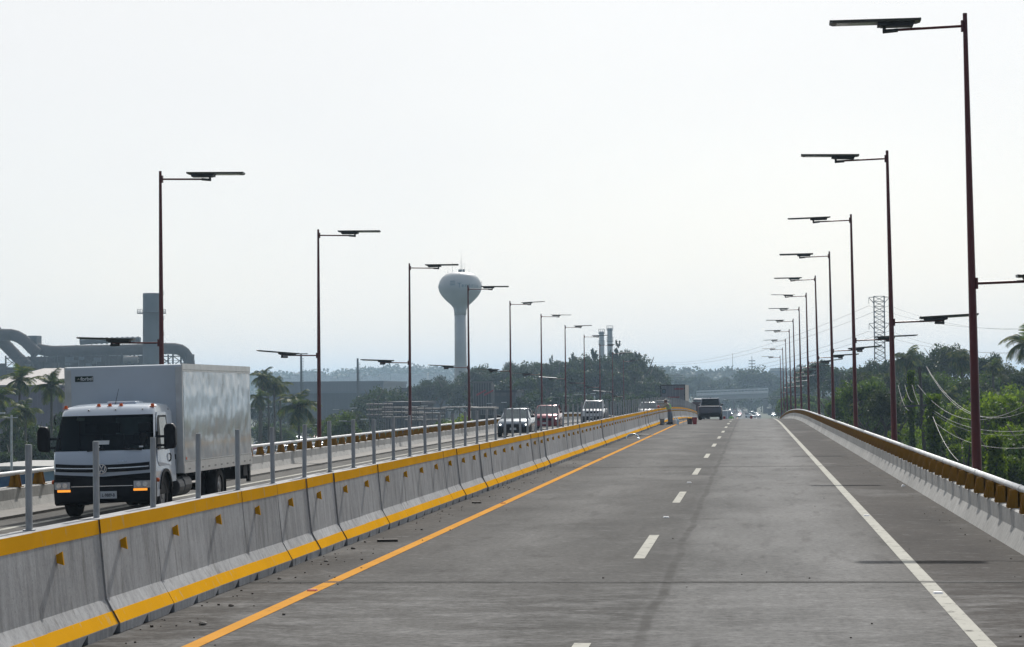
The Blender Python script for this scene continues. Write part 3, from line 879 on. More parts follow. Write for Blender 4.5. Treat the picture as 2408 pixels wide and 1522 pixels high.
def box_truck():
    T = thing('box_truck', 'white box truck with black bumper and lit amber indicators driving towards the camera', 'truck', (-12.27, 42.05, rz(42) + cz(-12.27) + .01), (0, -math.atan(.02), 0))
    W = .985
    # ---- cab: grid of columns over a side profile
    prof = [(.02, .74), (.0, .90), (.005, 1.05), (.03, 1.22), (.06, 1.285), (.20, 1.60), (.355, 1.955), (.40, 2.02), (.50, 2.10), (.66, 2.155), (1.0, 2.185), (1.5, 2.18), (1.68, 2.13), (1.76, 2.0), (1.78, .62)]
    cols = [(-1, .17), (-.985, .10), (-.95, .045), (-.85, .015), (-.5, .003), (0, 0), (.5, .003), (.85, .015), (.95, .045), (.985, .10), (1, .17)]
    def wz(z): return W if z < 1.25 else W - .075 * sm(1.25, 2.0, z) - .05 * sm(2.0, 2.2, z)
    def pt(i, j):
        y, z = prof[i]; c, dy = cols[j]
        if i >= 12: dy = 0
        elif i >= 8: dy *= .5
        dz = -.05 * abs(c) ** 8 * sm(1.98, 2.15, z)
        return (c * wz(z), y + dy, z + dz)
    n, m = len(prof), len(cols)
    cab = MB()
    cab.add([pt(i, j) for i in range(n) for j in range(m)], [(i * m + j, i * m + j + 1, (i + 1) * m + j + 1, (i + 1) * m + j) for i in range(n - 1) for j in range(m - 1) if not (i in (4, 5) and 1 <= j <= 8)])
    arch = [(1.36 - .0, .62)] + [(.93 + .44 * math.cos(a), .44 + .44 * math.sin(a)) for a in [R(20 + 140 * k / 8) for k in range(9)]] + [(.46, .38), (.19, .38)]
    for s in (-1, 1):
        side = [(s * wz(z), y + (cols[0][1] if i < 8 else cols[0][1] * .5 if i < 12 else 0), z - .05 * sm(1.98, 2.15, z)) for i, (y, z) in enumerate(prof)]
        side += [(s * W, y, z) for y, z in arch]
        cab.add(side, [tuple(range(len(side)))])
    cab.build('cab', MAT['truck_white'], T, smooth=38)
    # black wheel arch liner and floor
    k = MB(); k.bx((-.93, .3, .40), (.93, 1.7, .95)); k.build('wheel_arch', MAT['chassis'], T)
    fl = MB()
    for s in (-1, 1):
        o_ = [(.93 + .455 * math.cos(R(a)), .44 + .455 * math.sin(R(a))) for a in range(10, 171, 16)]
        i_ = [(.93 + .40 * math.cos(R(a)), .44 + .40 * math.sin(R(a))) for a in range(170, 9, -16)]
        for q in range(len(o_) - 1):
            a, b, c, d = o_[q], o_[q + 1], i_[-2 - q], i_[-1 - q]
            fl.add([(s * (W - .02), *a), (s * (W - .02), *b), (s * (W - .02), *c), (s * (W - .02), *d), (s * (W + .03), *a), (s * (W + .03), *b), (s * (W + .03), *c), (s * (W + .03), *d)], [(4, 5, 6, 7), (0, 1, 5, 4), (3, 2, 6, 7)])
    fl.build('fender_flare', MAT['black_plastic'], T)
    # windscreen follows the front columns
    def front(c, z, off=.006):
        for (ya, za), (yb, zb) in zip(prof[:-1], prof[1:]):
            if za <= z <= zb:
                y = ya + (yb - ya) * (z - za) / (zb - za); break
        ac = abs(c)
        dy = np.interp(ac, [0, .5, .85, .95, .985, 1], [0, .003, .015, .045, .10, .17])
        return (c * wz(z), y + dy - off, z)
    def patch(name, m_, c0, c1, zs0, zs1, parent=T, off=.006, nc=12, nz=4, thick=.014):
        """zs0/zs1: lower and upper height as functions of c."""
        mb = MB(); vs = []
        cs = sorted({round(c0 + (c1 - c0) * j / nc, 5) for j in range(nc + 1)} | {v for v in (-.985, -.95, -.85, -.5, .5, .85, .95, .985) if c0 < v < c1})
        nc = len(cs) - 1
        for i in range(nz + 1):
            for j in range(nc + 1):
                c = cs[j]
                z = zs0(c) + (zs1(c) - zs0(c)) * i / nz
                vs.append(front(c, z, off))
        q = nc + 1
        fs = [(i * q + j, i * q + j + 1, (i + 1) * q + j + 1, (i + 1) * q + j) for i in range(nz) for j in range(nc)]
        nb = len(vs)
        vs += [(x, y + thick, z) for x, y, z in vs]
        rim_ = [j for j in range(q)] + [i * q + nc for i in range(1, nz + 1)] + [nz * q + j for j in range(nc - 1, -1, -1)] + [i * q for i in range(nz - 1, 0, -1)]
        fs += [(a, rim_[(k_ + 1) % len(rim_)], rim_[(k_ + 1) % len(rim_)] + nb, a + nb) for k_, a in enumerate(rim_)]
        mb.add(vs, fs)
        return mb.build(name, m_, parent, smooth=40)
    ws = patch('windscreen', MAT['pane'], -.945, .945, lambda c: 1.285 + .015 * abs(c) ** 3, lambda c: 1.945)
    patch('dashboard_paper', MAT['plate'], -.2, .12, lambda c: 1.40, lambda c: 1.475, ws, off=.0078, nc=2, nz=1, thick=.001)
    patch('window_sticker', MAT['plate'], -.17, -.06, lambda c: 1.345, lambda c: 1.372, ws, off=.0078, nc=2, nz=1, thick=.001)
    patch('window_sticker', MAT['dark_green'], -.62, -.45, lambda c: 1.86, lambda c: 1.92, ws, off=.0078, nc=2, nz=1, thick=.001)
    patch('window_sticker', MAT['plate'], .72, .80, lambda c: 1.33, lambda c: 1.36, ws, off=.0078, nc=2, nz=1, thick=.001)
    itr = MB()
    itr.bx((-.90, 1.55, .8), (.90, 1.60, 2.05)); itr.bx((-.90, .12, .80), (.90, .42, 1.24)); itr.bx((-.90, .42, .78), (.90, 1.55, .84))
    itr.build('cab_lining', MAT['cab_lining'], T)
    MB().bx((-.15, 1.535, 1.55), (.80, 1.549, 1.90)).build('rear_window', MAT['pale_glass'], T)
    for xx in (-.62, -.16, .46):
        se_ = MB(); se_.bx((xx - .22, 1.0, .84), (xx + .22, 1.5, 1.02)); se_.bx((xx - .22, 1.36, 1.02), (xx + .22, 1.5, 1.58)); se_.bx((xx - .12, 1.38, 1.60), (xx + .12, 1.47, 1.80)); se_.build('seat', MAT['cab_seat'], T, bevel=.03)
    sw = MB(); sw.tube([(.46 + .19 * math.cos(a), .60 + .10 * math.sin(a), 1.26 + .13 * math.sin(a)) for a in [2 * PI * q / 18 for q in range(19)]], .014, 6); sw.cyl((.46, .60, 1.26), (.46, .45, 1.15), .03, n=8); sw.build('steering_wheel', MAT['black_plastic'], T)
    wp = MB()
    wp.tube([front(-.30, 1.275, .02), front(-.12, 1.30, .03), front(.05, 1.31, .03)], .010, 6)
    wp.build('wiper', MAT['black_plastic'], T)
    wp = MB()
    wp.tube([front(.42, 1.305, .03), front(.62, 1.295, .035), front(.78, 1.285, .02)], .012, 6)
    wp.build('wiper', MAT['black_plastic'], T)
    # grille bands with chrome strips
    g1 = patch('grille', MAT['black_plastic'], -.93, .93, lambda c: .875 + .035 * abs(c) ** 2, lambda c: 1.015 + .045 * abs(c) ** 2, off=.012)
    patch('chrome_strip', MAT['chrome'], -.92, -.12, lambda c: .938 + .03 * c * c, lambda c: .958 + .03 * c * c, g1, off=.022)
    patch('chrome_strip', MAT['chrome'], .12, .92, lambda c: .938 + .03 * c * c, lambda c: .958 + .03 * c * c, g1, off=.022)
    g2 = patch('lower_grille', MAT['black_plastic'], -.985, .985, lambda c: .742, lambda c: .79 + .06 * abs(c), off=.010)
    # bumper
    bp = MB()
    pts = [(-.995, .24), (-.97, .06), (-.85, -.01), (-.4, -.028), (0, -.032), (.4, -.028), (.85, -.01), (.97, .06), (.995, .24)]
    rings = []
    for z, sc, dy in ((.30, .97, .05), (.34, .99, .015), (.50, 1, .0), (.60, 1, .004), (.755, .995, .012)):
        rings.append([(x * sc, y + dy, z - .05 * (abs(x) > .9) * (z < .4)) for x, y in pts] + [(.96 * sc, .42, z), (-.96 * sc, .42, z)])
    bp.loft(rings)
    b = bp.build('bumper', MAT['black_plastic'], T, smooth=40)
    def bfront(x, z, off=.012):
        y = np.interp(abs(x), [0, .4, .85, .97, .995], [-.032, -.028, -.01, .06, .24])
        return (x, y - off, z)
    def bpatch(name, m_, x0, x1, z0, z1, z2, z3, parent, off=.01, nx=6, thick=.012):
        mb = MB(); vs = []
        for i in range(nx + 1):
            t = i / nx; x = x0 + (x1 - x0) * t
            vs += [bfront(x, z0 + (z1 - z0) * t, off), bfront(x, z2 + (z3 - z2) * t, off)]
        nb = len(vs); vs += [(x, y + thick, z) for x, y, z in vs]
        fs = [(2 * i, 2 * i + 2, 2 * i + 3, 2 * i + 1) for i in range(nx)] + [(2 * i, 2 * i + 2, 2 * i + 2 + nb, 2 * i + nb) for i in range(nx)] + [(2 * i + 1, 2 * i + 3, 2 * i + 3 + nb, 2 * i + 1 + nb) for i in range(nx)]
        fs += [(0, 1, 1 + nb, nb), (2 * nx, 2 * nx + 1, 2 * nx + 1 + nb, 2 * nx + nb)]
        mb.add(vs, fs)
        return mb.build(name, m_, parent, smooth=40)
    bpatch('chrome_strip', MAT['chrome'], -.62, .62, .605, .605, .620, .620, b)
    for s in (-1, 1):
        a0, a1 = (-.965, -.60) if s < 0 else (.60, .965)
        h = bpatch('headlight', MAT['black_plastic'], a0, a1, .50 if s < 0 else .545, .545 if s < 0 else .50, .715, .715, T, .014)
        h2 = bpatch('lens', MAT['lens'], a0 + .02, a1 - .02, .565, .565, .70, .70, h, .020)
        am = bpatch('indicator', MAT['amber_on'], (a0 + .09) if s < 0 else a0 + .015, (a1 - .015) if s < 0 else a1 - .09, .512, .512, .556, .556, h, .024)
        for q in (.72, .84):
            rf = MB(); p = bfront(s * q, .635, .018)
            rf.cyl(p, (p[0], p[1] - .012, p[2]), .05, n=14); rf.build('reflector_bowl', MAT['chrome'], h)
        mk = MB(); mk.lathe([(.035, 0), (.045, .02), (.035, .05), (.01, .06)], 10); o = mk.build('side_marker', MAT['orange_lens'], T, smooth=50)
        o.location = (s * 1.0, .22, .70); o.rotation_euler = (0, s * PI / 2, 0)
    pl = MB().bx((-.03, -.058, .375), (.29, -.044, .515)).build('licence_plate', MAT['plate'], T)
    tx = obj('lettering', text_mesh('L-9889-B', .085, MAT['ink'], .001, .001), pl, (.13, -.0595, .437), (PI / 2, 0, 0))
    tx.scale.x = .80
    # round badge with V over W
    bd = MB(); bd.cyl((0, .0, .935), (0, -.022, .935), .098, n=28)
    bd = bd.build('badge', MAT['blue_badge'], T); bd.location.y = -.012
    em = MB()
    for i in range(28):
        a0, a1 = 2 * PI * i / 28, 2 * PI * (i + 1) / 28
        em.quad((.097 * math.cos(a0), -.024, .935 + .097 * math.sin(a0)), (.097 * math.cos(a1), -.024, .935 + .097 * math.sin(a1)), (.084 * math.cos(a1), -.024, .935 + .084 * math.sin(a1)), (.084 * math.cos(a0), -.024, .935 + .084 * math.sin(a0)))
    def stroke(a, b_, wd=.0085):
        d = Vector((b_[0] - a[0], 0, b_[1] - a[1])).normalized(); nn = Vector((d.z, 0, -d.x)) * wd
        A, B = Vector((a[0], -.025, .935 + a[1])), Vector((b_[0], -.025, .935 + b_[1]))
        em.add([A + nn, A - nn, B - nn, B + nn], [(0, 1, 2, 3)])
    for s in (-1, 1):
        stroke((s * .036, .078), (0, .006)); stroke((s * .073, .045), (s * .036, -.072)); stroke((s * .036, -.072), (0, -.006))
    em.build('emblem', MAT['chrome'], bd)
    o = obj('lettering', text_mesh('DELIVERY', .032, MAT['chrome'], .001, .001), T, (.42, -.014, 1.075), (PI / 2 - .1, 0, 0)); o.name = 'model_lettering'
    # side windows, door lines, handle, mirrors
    for s in (-1, 1):
        def sd(y, z, off=.006): return (s * (wz(z) + off), y, z)
        def spanel(name, m_, poly, off, parent=T, thick=.012):
            mb = MB(); a = [sd(y, z, off) for y, z in poly]; c = [sd(y, z, off - thick) for y, z in poly]; k_ = len(poly)
            mb.add(a + c, [tuple(range(k_))] + [(i, (i + 1) % k_, k_ + (i + 1) % k_, k_ + i) for i in range(k_)])
            return mb.build(name, m_, parent)
        dr = spanel('door', MAT['truck_white'], [(.36, 1.23), (.60, 1.90), (.66, 1.99), (1.36, 1.99), (1.40, 1.2), (1.38, .95), (.50, .95), (.36, 1.05)], .007)
        spanel('window_seal', MAT['black_plastic'], [(.42, 1.27), (.64, 1.88), (.70, 1.93), (1.30, 1.93), (1.32, 1.27)], .011, dr)
        spanel('side_window', MAT['pale_glass'], [(.62, 1.30), (.74, 1.86), (.80, 1.89), (1.22, 1.89), (1.25, 1.30)], .015, dr)
        hd = MB(); hd.tube([sd(1.24, 1.02, .005), sd(1.25, 1.06, .03), sd(1.27, 1.14, .03), sd(1.28, 1.18, .005)], .016, 6); hd.build('door_handle', MAT['black_plastic'], dr)
        mi = MB()
        mi.loft([[(s * x, y, z) for x, z in ((1.13, .0), (1.33, .02), (1.365, .10), (1.36, .42), (1.30, .50), (1.17, .49), (1.13, .40))] for y in (-.04, .10)])
        o = mi.build('mirror', MAT['black_plastic'], T, bevel=.03, seg=3); o.location = (0, .34, 1.27)
        ar = MB()
        ar.bx((s * .93, .38, 1.33), (s * 1.16, .43, 1.375)); ar.bx((s * .93, .38, 1.50), (s * 1.16, .43, 1.545))
        ar.prism([(.36, 1.30), (.46, 1.30), (.55, 1.62), (.46, 1.62)], 'x', s * .93, s * .985)
        ar.build('mirror_arm', MAT['black_plastic'], o); o.children[0].location = (0, -.34, -1.27)
    for x in (-.86, -.21, .01, .23, .85):
        mk = MB(); mk.lathe([(.036, 0), (.036, .035), (.026, .055)], 10); mk.bx((-.05, -.03, -.012), (.05, .05, .006))
        mk.build('roof_marker', MAT['orange_lens'], T, smooth=40).location = (x, .60, 2.125 - .02 * (abs(x) > .5))
    for x in (-.36, .17, .70):
        mk = MB(); mk.cyl((x, .405, 2.055), (x, .44, 2.06), .013, n=8); mk.build('rivet', MAT['black_plastic'], T)
    an = MB(); an.cyl((.08, .72, 2.15), (.09, .95, 2.46), .008, .004, n=6); an.build('antenna', MAT['black_plastic'], T)
    rv = MB(); rv.bx((-.1, .78, 2.16), (.48, 1.3, 2.215)); rv.build('roof_hatch', MAT['truck_white'], T, bevel=.02)
    sc = MB(); sc.tube([(-.99, .34, 1.99), (-1.0, .28, 1.92), (-.985, .30, 1.80)], .012, 6); sc.build('snorkel_bracket', MAT['black_plastic'], T)
    # ---- cargo box
    BW, y0, y1, z0, z1 = 1.19, 1.95, 8.10, .76, 2.93
    bx_ = MB()
    r = .07
    sec = lambda w_, zt: [(-w_, z0), (w_, z0), (w_, zt - .02), (w_ - .02, zt), (-w_ + .02, zt), (-w_, zt - .02)]
    rings = []
    for a in (0, 30, 60, 90):
        q = 1 - math.cos(R(90 - a)); yy = y0 + r * q if False else y0 + r * (1 - math.sin(R(a)))
        d = r * (1 - math.cos(R(90 - a)))
        rings.append([(x * (1 - (r * (1 - math.sin(R(a))) / BW) * 0), yy, z) for x, z in sec(BW - r * (1 - math.sin(R(a))) * 0, z1 - r * (1 - math.sin(R(a))) * 0)])
    rings = [[(x, y0 + .06, z) for x, z in sec(BW, z1)], [(x, y1, z) for x, z in sec(BW, z1)]]
    rings = [[(x, y0, z) for x, z in sec(BW - .035, z1 - .05)], [(x, y0 + .018, z) for x, z in sec(BW - .012, z1 - .018)]] + rings
    bx_.loft(rings)
    cb = bx_.build('cargo_box', MAT['box_white'], T, smooth=30)
    cb.location.x = -.10
    for s in (-1, 1):
        sp = MB(); sp.bx((s * (BW + .001), y0 + .10, z0 + .24), (s * (BW + .006), y1 - .04, z1 - .15)); sp.build('side_sheet', MAT['ripple'], cb)
        tr = MB(); tr.bx((s * (BW - .01), y0 + .02, z1 - .148), (s * (BW + .014), y1 + .005, z1 + .006)); tr.build('top_rail', MAT['alu'], cb)
        br = MB(); br.bx((s * (BW - .01), y0 + .02, z0 - .005), (s * (BW + .016), y1 + .005, z0 + .155)); br.bx((s * (BW - .01), y0 + .02, z0 + .158), (s * (BW + .011), y1 + .005, z0 + .235)); br.build('bottom_rail', MAT['alu'], cb)
        sl_ = MB()
        for i in range(11):
            yy = y0 + .35 + .55 * i
            for d in (0, .09): sl_.bx((s * (BW + .014), yy + d, z0 + .06), (s * (BW + .019), yy + d + .035, z0 + .09))
        tag(sl_.build('rail_slots', MAT['ink'], cb), kind='stuff')
        rvs = MB()
        for i in range(60):
            yy = y0 + .08 + .1 * i
            for zz, e in ((z1 - .125, .016), (z0 + .21, .013)): rvs.bx((s * (BW + e - .004), yy, zz), (s * (BW + e + .002), yy + .02, zz + .018))
        tag(rvs.build('rivets', MAT['lamp_grey'], cb), kind='stuff')
        cp = MB(); cp.bx((s * (BW - .13), y0 - .006, z0), (s * (BW + .008), y0 + .06, z1 - .05)); cp.build('corner_post', MAT['alu'], cb, bevel=.01)
    cl = MB(); cl.bx((BW - .28, y0 - .012, z0 + .28), (BW - .15, y0, z0 + .38)); cl.build('clearance_lamp', MAT['ink'], cb)
    rl = MB(); rl.bx((BW + .006, y0 + .18, z0 + .26), (BW + .012, y0 + .26, z0 + .31)); rl.build('side_reflector', MAT['orange_lens'], cb)
    st = MB(); st.bx((-.98, y0 - .005, z1 - .30), (-.61, y0 + .01, z1 - .19)); st = st.build('sticker', MAT['dark_green'], cb)
    obj('lettering', text_mesh('forbel', .105, MAT['plate'], .001, .002), st, (-.74, y0 - .007, z1 - .245), (PI / 2, 0, 0))
    lg = MB()
    for q in range(2): lg.add([(-.94 + .06 * q, y0 - .007, z1 - .265), (-.91 + .06 * q, y0 - .007, z1 - .225), (-.88 + .06 * q, y0 - .007, z1 - .265), (-.91 + .06 * q, y0 - .007, z1 - .245)], [(0, 1, 2, 3)])
    lg.build('logo', MAT['cream'], st)
    # ---- chassis
    ch = MB()
    for s in (-1, 1): ch.bx((s * .36, .5, .50), (s * .44, 7.6, .70))
    for yy in (1.9, 3.2, 4.5, 5.8, 7.0): ch.bx((-.36, yy, .53), (.36, yy + .08, .67))
    for s in (-1, 1):
        for q in range(9): ch.bx((s * .2, 2.2 + .65 * q, .70), (s * 1.06, 2.26 + .65 * q, .775))
    ch.build('chassis', MAT['chassis'], T)
    ft = MB()
    ft.cyl((.86, 1.75, .50), (.86, 2.15, .50), .20, n=16); ft.cyl((.84, 2.2, .52), (.84, 2.75, .52), .22, n=16)
    ft.bx((.60, 1.8, .62), (.9, 2.7, .74)); ft.build('fuel_tank', MAT['tank_steel'], T, bevel=.02)
    ft = MB(); ft.bx((-1.0, 1.9, .36), (-.55, 2.8, .72)); ft.build('battery_box', MAT['tank_steel'], T, bevel=.02)
    for s in (-1, 1):
        wheel_parts(.375, .215, T, s * .83, .93, s)
        wheel_parts(.375, .215, T, s * .90, 5.35, s)
        wheel_parts(.375, .215, T, s * .66, 5.35, s)
        mf = MB(); mf.bx((s * .56, 5.80, .22), (s * 1.03, 5.82, .76)); mf.build('mudflap', MAT['rubber'], T)
        mf = MB(); mf.bx((s * .70, 1.42, .2), (s * .98, 1.44, .62)); mf.build('mudflap', MAT['rubber'], T)
    ax_ = MB(); ax_.cyl((-.8, .93, .375), (.8, .93, .375), .06); ax_.cyl((-.8, 5.35, .375), (.8, 5.35, .375), .08); ax_.lathe([(.05, -.17), (.16, -.08), (.18, 0), (.16, .08), (.05, .17)], 14, (0, 5.35, .40)); ax_.build('axle', MAT['chassis'], T)
    rb = MB(); rb.bx((-1.0, 8.0, .42), (1.0, 8.08, .54))
    for s in (-1, 1): rb.bx((s * .4, 7.95, .5), (s * .46, 8.05, .8))
    rb.build('rear_bumper', MAT['chassis'], T)
    tl = MB()
    for s in (-1, 1): tl.bx((s * .95, 8.1, .35), (s * 1.03, 8.22, .95)); tl.bx((s * .62, 7.5, .5), (s * 1.03, 7.9, .74))
    tl.build('tail_lift', MAT['chassis'], T)


box_truck()


# generic road vehicle, front towards -Y, origin on the ground at its middle
KINDS = dict(
    sedan=dict(st=[(-2.2, .60, .36, .62), (-2.12, .79, .22, .74), (-1.75, .86, .19, .88), (-.9, .875, .19, .965), (0, .88, .19, .985), (1.0, .875, .19, 1.01), (1.75, .85, .2, 1.05), (2.12, .79, .28, 1.0), (2.2, .62, .42, .9)],
               gh=[(-1.0, .76, .955), (-.22, .58, 1.44), (.85, .58, 1.455), (1.72, .70, 1.03)], wb=(-1.36, 1.32), wr=.315),
    hatch=dict(st=[(-1.98, .58, .36, .66), (-1.9, .77, .22, .80), (-1.5, .84, .19, .95), (-.8, .855, .19, 1.0), (0, .86, .19, 1.02), (.9, .855, .19, 1.05), (1.6, .83, .2, 1.07), (1.92, .78, .28, 1.02), (1.98, .64, .42, .9)],
               gh=[(-.95, .75, .99), (-.2, .60, 1.48), (1.15, .60, 1.49), (1.85, .70, 1.05)], wb=(-1.22, 1.22), wr=.31),
    suv=dict(st=[(-2.2, .64, .40, .75), (-2.12, .84, .26, .92), (-1.7, .89, .22, 1.05), (-.9, .905, .22, 1.10), (0, .91, .22, 1.12), (1.0, .905, .22, 1.14), (1.8, .88, .24, 1.15), (2.14, .84, .3, 1.1), (2.2, .7, .45, 1.0)],
             gh=[(-1.05, .80, 1.09), (-.35, .66, 1.68), (1.55, .66, 1.69), (2.08, .76, 1.13)], wb=(-1.32, 1.32), wr=.36),
    pickup=dict(st=[(-2.5, .66, .42, .80), (-2.4, .86, .30, .98), (-1.9, .91, .28, 1.08), (-1.0, .925, .28, 1.12), (0, .93, .28, 1.13), (1.0, .93, .28, 1.13), (2.0, .92, .30, 1.13), (2.44, .91, .42, 1.13), (2.5, .90, .50, 1.12)],
                gh=[(-1.25, .80, 1.10), (-.55, .66, 1.70), (.72, .66, 1.71), (1.05, .78, 1.12)], wb=(-1.6, 1.5), wr=.38),
)
_paint = {}


def car_paint(name, col, metal=.3):
    if name not in _paint: _paint[name] = mat('car_paint_' + name, col, .25, metal, .05, 2, coat=.7)
    return _paint[name]


def ring10(y, w_, zl, zh):
    zm = zl + (zh - zl) * .45
    h = [(.80 * w_, zl), (.97 * w_, zl + .07), (w_, zm), (.985 * w_, zh - .10), (.93 * w_, zh - .025), (.80 * w_, zh)]
    return [(x, y, z) for x, z in h] + [(-x, y, z) for x, z in reversed(h)]


def car(kind, pname, pcol, label, cat, x, y, rot=0.0, group=None, lights=False, detail=True, z=None):
    K = KINDS[kind]
    pm = car_paint(pname, pcol, .0 if pname in ('white', 'cream') else .35)
    zz = (rz(y) + cz(x)) if z is None else z
    T = thing({'pickup': 'pickup_truck'}.get(kind, 'parked_car' if not detail else 'car'), label, cat, (x, y, zz), (0, 0, rot), group)
    b = MB(); b.loft([ring10(*s_) for s_ in K['st']]); b.build('body', pm, T, smooth=45)
    gh = K['gh']
    q = [[(-w_, yy, z_), (w_, yy, z_)] for yy, w_, z_ in gh]
    g = MB()
    (a0, a1), (b0, b1), (c0, c1), (d0, d1) = q
    g.add([a0, a1, b0, b1, c0, c1, d0, d1], [(0, 1, 3, 2), (4, 5, 7, 6), (2, 3, 5, 4), (0, 2, 4, 6), (1, 7, 5, 3)])
    g.build('windows', MAT['glass'], T)
    r_ = MB()
    yb, wb_, zb = gh[1]; yc, wc, zc = gh[2]
    r_.loft([[(-wb_ - .012, yb - .03, zb - .01), (wb_ + .012, yb - .03, zb - .01), (wb_ - .06, yb + .02, zb + .03), (-wb_ + .06, yb + .02, zb + .03)],
             [(-wb_ - .015, (yb + yc) / 2, zb), (wb_ + .015, (yb + yc) / 2, zb), (wb_ - .10, (yb + yc) / 2, zb + .05), (-wb_ + .10, (yb + yc) / 2, zb + .05)],
             [(-wc - .012, yc + .04, zc - .01), (wc + .012, yc + .04, zc - .01), (wc - .06, yc, zc + .03), (-wc + .06, yc, zc + .03)]])
    for s in (0, 1):
        for u, v, rr_ in ((q[0][s], q[1][s], .035), (q[2][s], q[3][s], .045)): r_.cyl(u, v, rr_, n=6)
        m1 = tuple((q[1][s][i] + q[2][s][i]) / 2 for i in range(3)); m0 = tuple((q[0][s][i] + q[3][s][i]) / 2 for i in range(3))
        r_.cyl((m0[0] * 1.0, m0[1], m0[2]), m1, .035, n=6)
    r_.build('roof', pm, T, smooth=40)
    st = K['st']
    wmax = max(s_[1] for s_ in st)
    for yy in K['wb']:
        for s in (-1, 1):
            if detail:
                wheel_parts(K['wr'], .2, T, s * (wmax - .10), yy, s)
                a = MB(); a.cyl((s * (wmax - .06), yy, K['wr'] + .02), (s * (wmax + .004), yy, K['wr'] + .02), K['wr'] + .055, n=20); a.build('wheel_arch', MAT['chassis'], T)
            else:
                a = MB(); a.cyl((s * (wmax - .16), yy, K['wr']), (s * (wmax + .01), yy, K['wr']), K['wr'], n=14); a.build('wheel', MAT['rubber'], T)
    if not detail: return T
    yf = st[0][0]; yr = st[-1][0]
    zf = st[1][3]
    gr = MB()
    gr.bx((-.50, yf - .012, zf - .22), (.50, yf + .06, zf - .08))
    gr.build('grille', MAT['black_plastic'], T)
    bp = MB()
    bp.loft([[(-w_, yy, zl), (w_, yy, zl), (w_, yy, zh), (-w_, yy, zh)] for w_, yy, zl, zh in ((.60, yf - .022, .26, .52), (.80, yf + .07, .22, .54), (.87, yf + .32, .2, .55))])
    bp.build('front_bumper', MAT['black_plastic'] if kind in ('sedan', 'pickup') else pm, T)
    for s in (-1, 1):
        h = MB()
        h.loft([[(s * .55, yf + .01, zf - .16), (s * .55, yf + .05, zf - .05), (s * .55, yf + .12, zf - .05), (s * .55, yf + .12, zf - .16)], [(s * .80, yf + .12, zf - .13), (s * .80, yf + .16, zf - .01), (s * .80, yf + .24, zf - .01), (s * .80, yf + .24, zf - .13)]])
        h = h.build('headlight', MAT['lens'], T)
        if lights:
            b2 = MB(); b2.lathe([(.001, -.05), (.05, -.02), (.055, .02), (.001, .05)], 10, (s * .68, yf + .04, zf - .10)); b2.build('headlamp_bulb', MAT['white_on'], h)
        tl = MB(); w_ = st[-2][1]; zt = st[-2][3]
        tl.bx((s * (w_ - .20), yr - .12, zt - .30), (s * (w_ + .004), yr - .01, zt - .05)); tl.build('tail_light', MAT['red_lens'], T, bevel=.02)
        m_ = MB(); m_.loft([[(s * (.80 + a), gh[0][0] + .18 + b_, gh[0][2] + .04 + c) for a, c in ((0, 0), (.2, 0), (.22, .07), (.18, .14), (.04, .14))] for b_ in (0, .1)]); m_.build('mirror', MAT['black_plastic'], T, bevel=.02)
    p = MB(); p.bx((-.17, yf - .034, .36), (.17, yf - .022, .48)); p.build('licence_plate', MAT['plate'], T)
    p = MB(); p.bx((-.17, yr + .002, .62), (.17, yr + .02, .74)); p.build('licence_plate', MAT['plate'], T)
    rb = MB(); rb.loft([[(-w_, yy, zl), (w_, yy, zl), (w_, yy, zh), (-w_, yy, zh)] for w_, yy, zl, zh in ((.86, yr - .3, .3, .58), (.82, yr - .03, .3, .58), (.62, yr + .06, .34, .56))])
    rb.build('rear_bumper', pm if kind != 'pickup' else MAT['black_plastic'], T)
    if kind == 'pickup':
        bd = MB(); bd.bx((-.80, 1.08, 1.128), (.80, 2.42, 1.14)); bd.build('bed_cover', MAT['black_plastic'], T)
        tg = MB(); tg.bx((-.72, yr + .002, .62), (.72, yr + .03, 1.10)); tg = tg.build('tailgate', pm, T, bevel=.02)
        h_ = MB(); h_.bx((-.70, yr + .031, .98), (.70, yr + .04, 1.03)); h_.build('tailgate_handle', MAT['black_plastic'], tg)
        rr2 = MB()
        for s in (-1, 1): rr2.tube([(s * .62, -.5, 1.73), (s * .62, -.4, 1.78), (s * .62, .55, 1.79), (s * .62, .68, 1.74)], .022, 6)
        rr2.build('roof_rail', MAT['chrome'], T)
        an = MB(); an.prism([(.35, 1.75), (.55, 1.75), (.52, 1.84)], 'x', -.02, .02); an.build('antenna_fin', MAT['black_plastic'], T)
    return T


car('sedan', 'blue_grey', (.17, .21, .25), 'blue grey sedan with lit headlights behind the median posts', 'car', -12.45, 120.7, 0, None, True)
car('hatch', 'crimson', (.22, .012, .035), 'crimson red hatchback following the blue grey sedan', 'car', -12.7, 142, 0, None, True)
car('pickup', 'white', (.74, .75, .75), 'white pickup coming towards the camera behind the red car', 'pickup truck', -12.3, 178.5, 0)
car('hatch', 'white', (.74, .75, .75), 'white hatchback half hidden behind the barrier near the workers', 'car', -8.35, 186, 0)
car('suv', 'graphite', (.06, .065, .07), 'dark car close behind the half hidden white hatchback', 'car', -7.7, 199, 0)
pk_ = car('pickup', 'navy_blue', (.12, .14, .18), 'dark blue pickup stopped at the crest seen from behind', 'pickup truck', -3.25, 184.5, PI)
for ch in pk_.children:
    if ch.name.startswith('windows'): ch.data.materials[0] = MAT['windscreen']


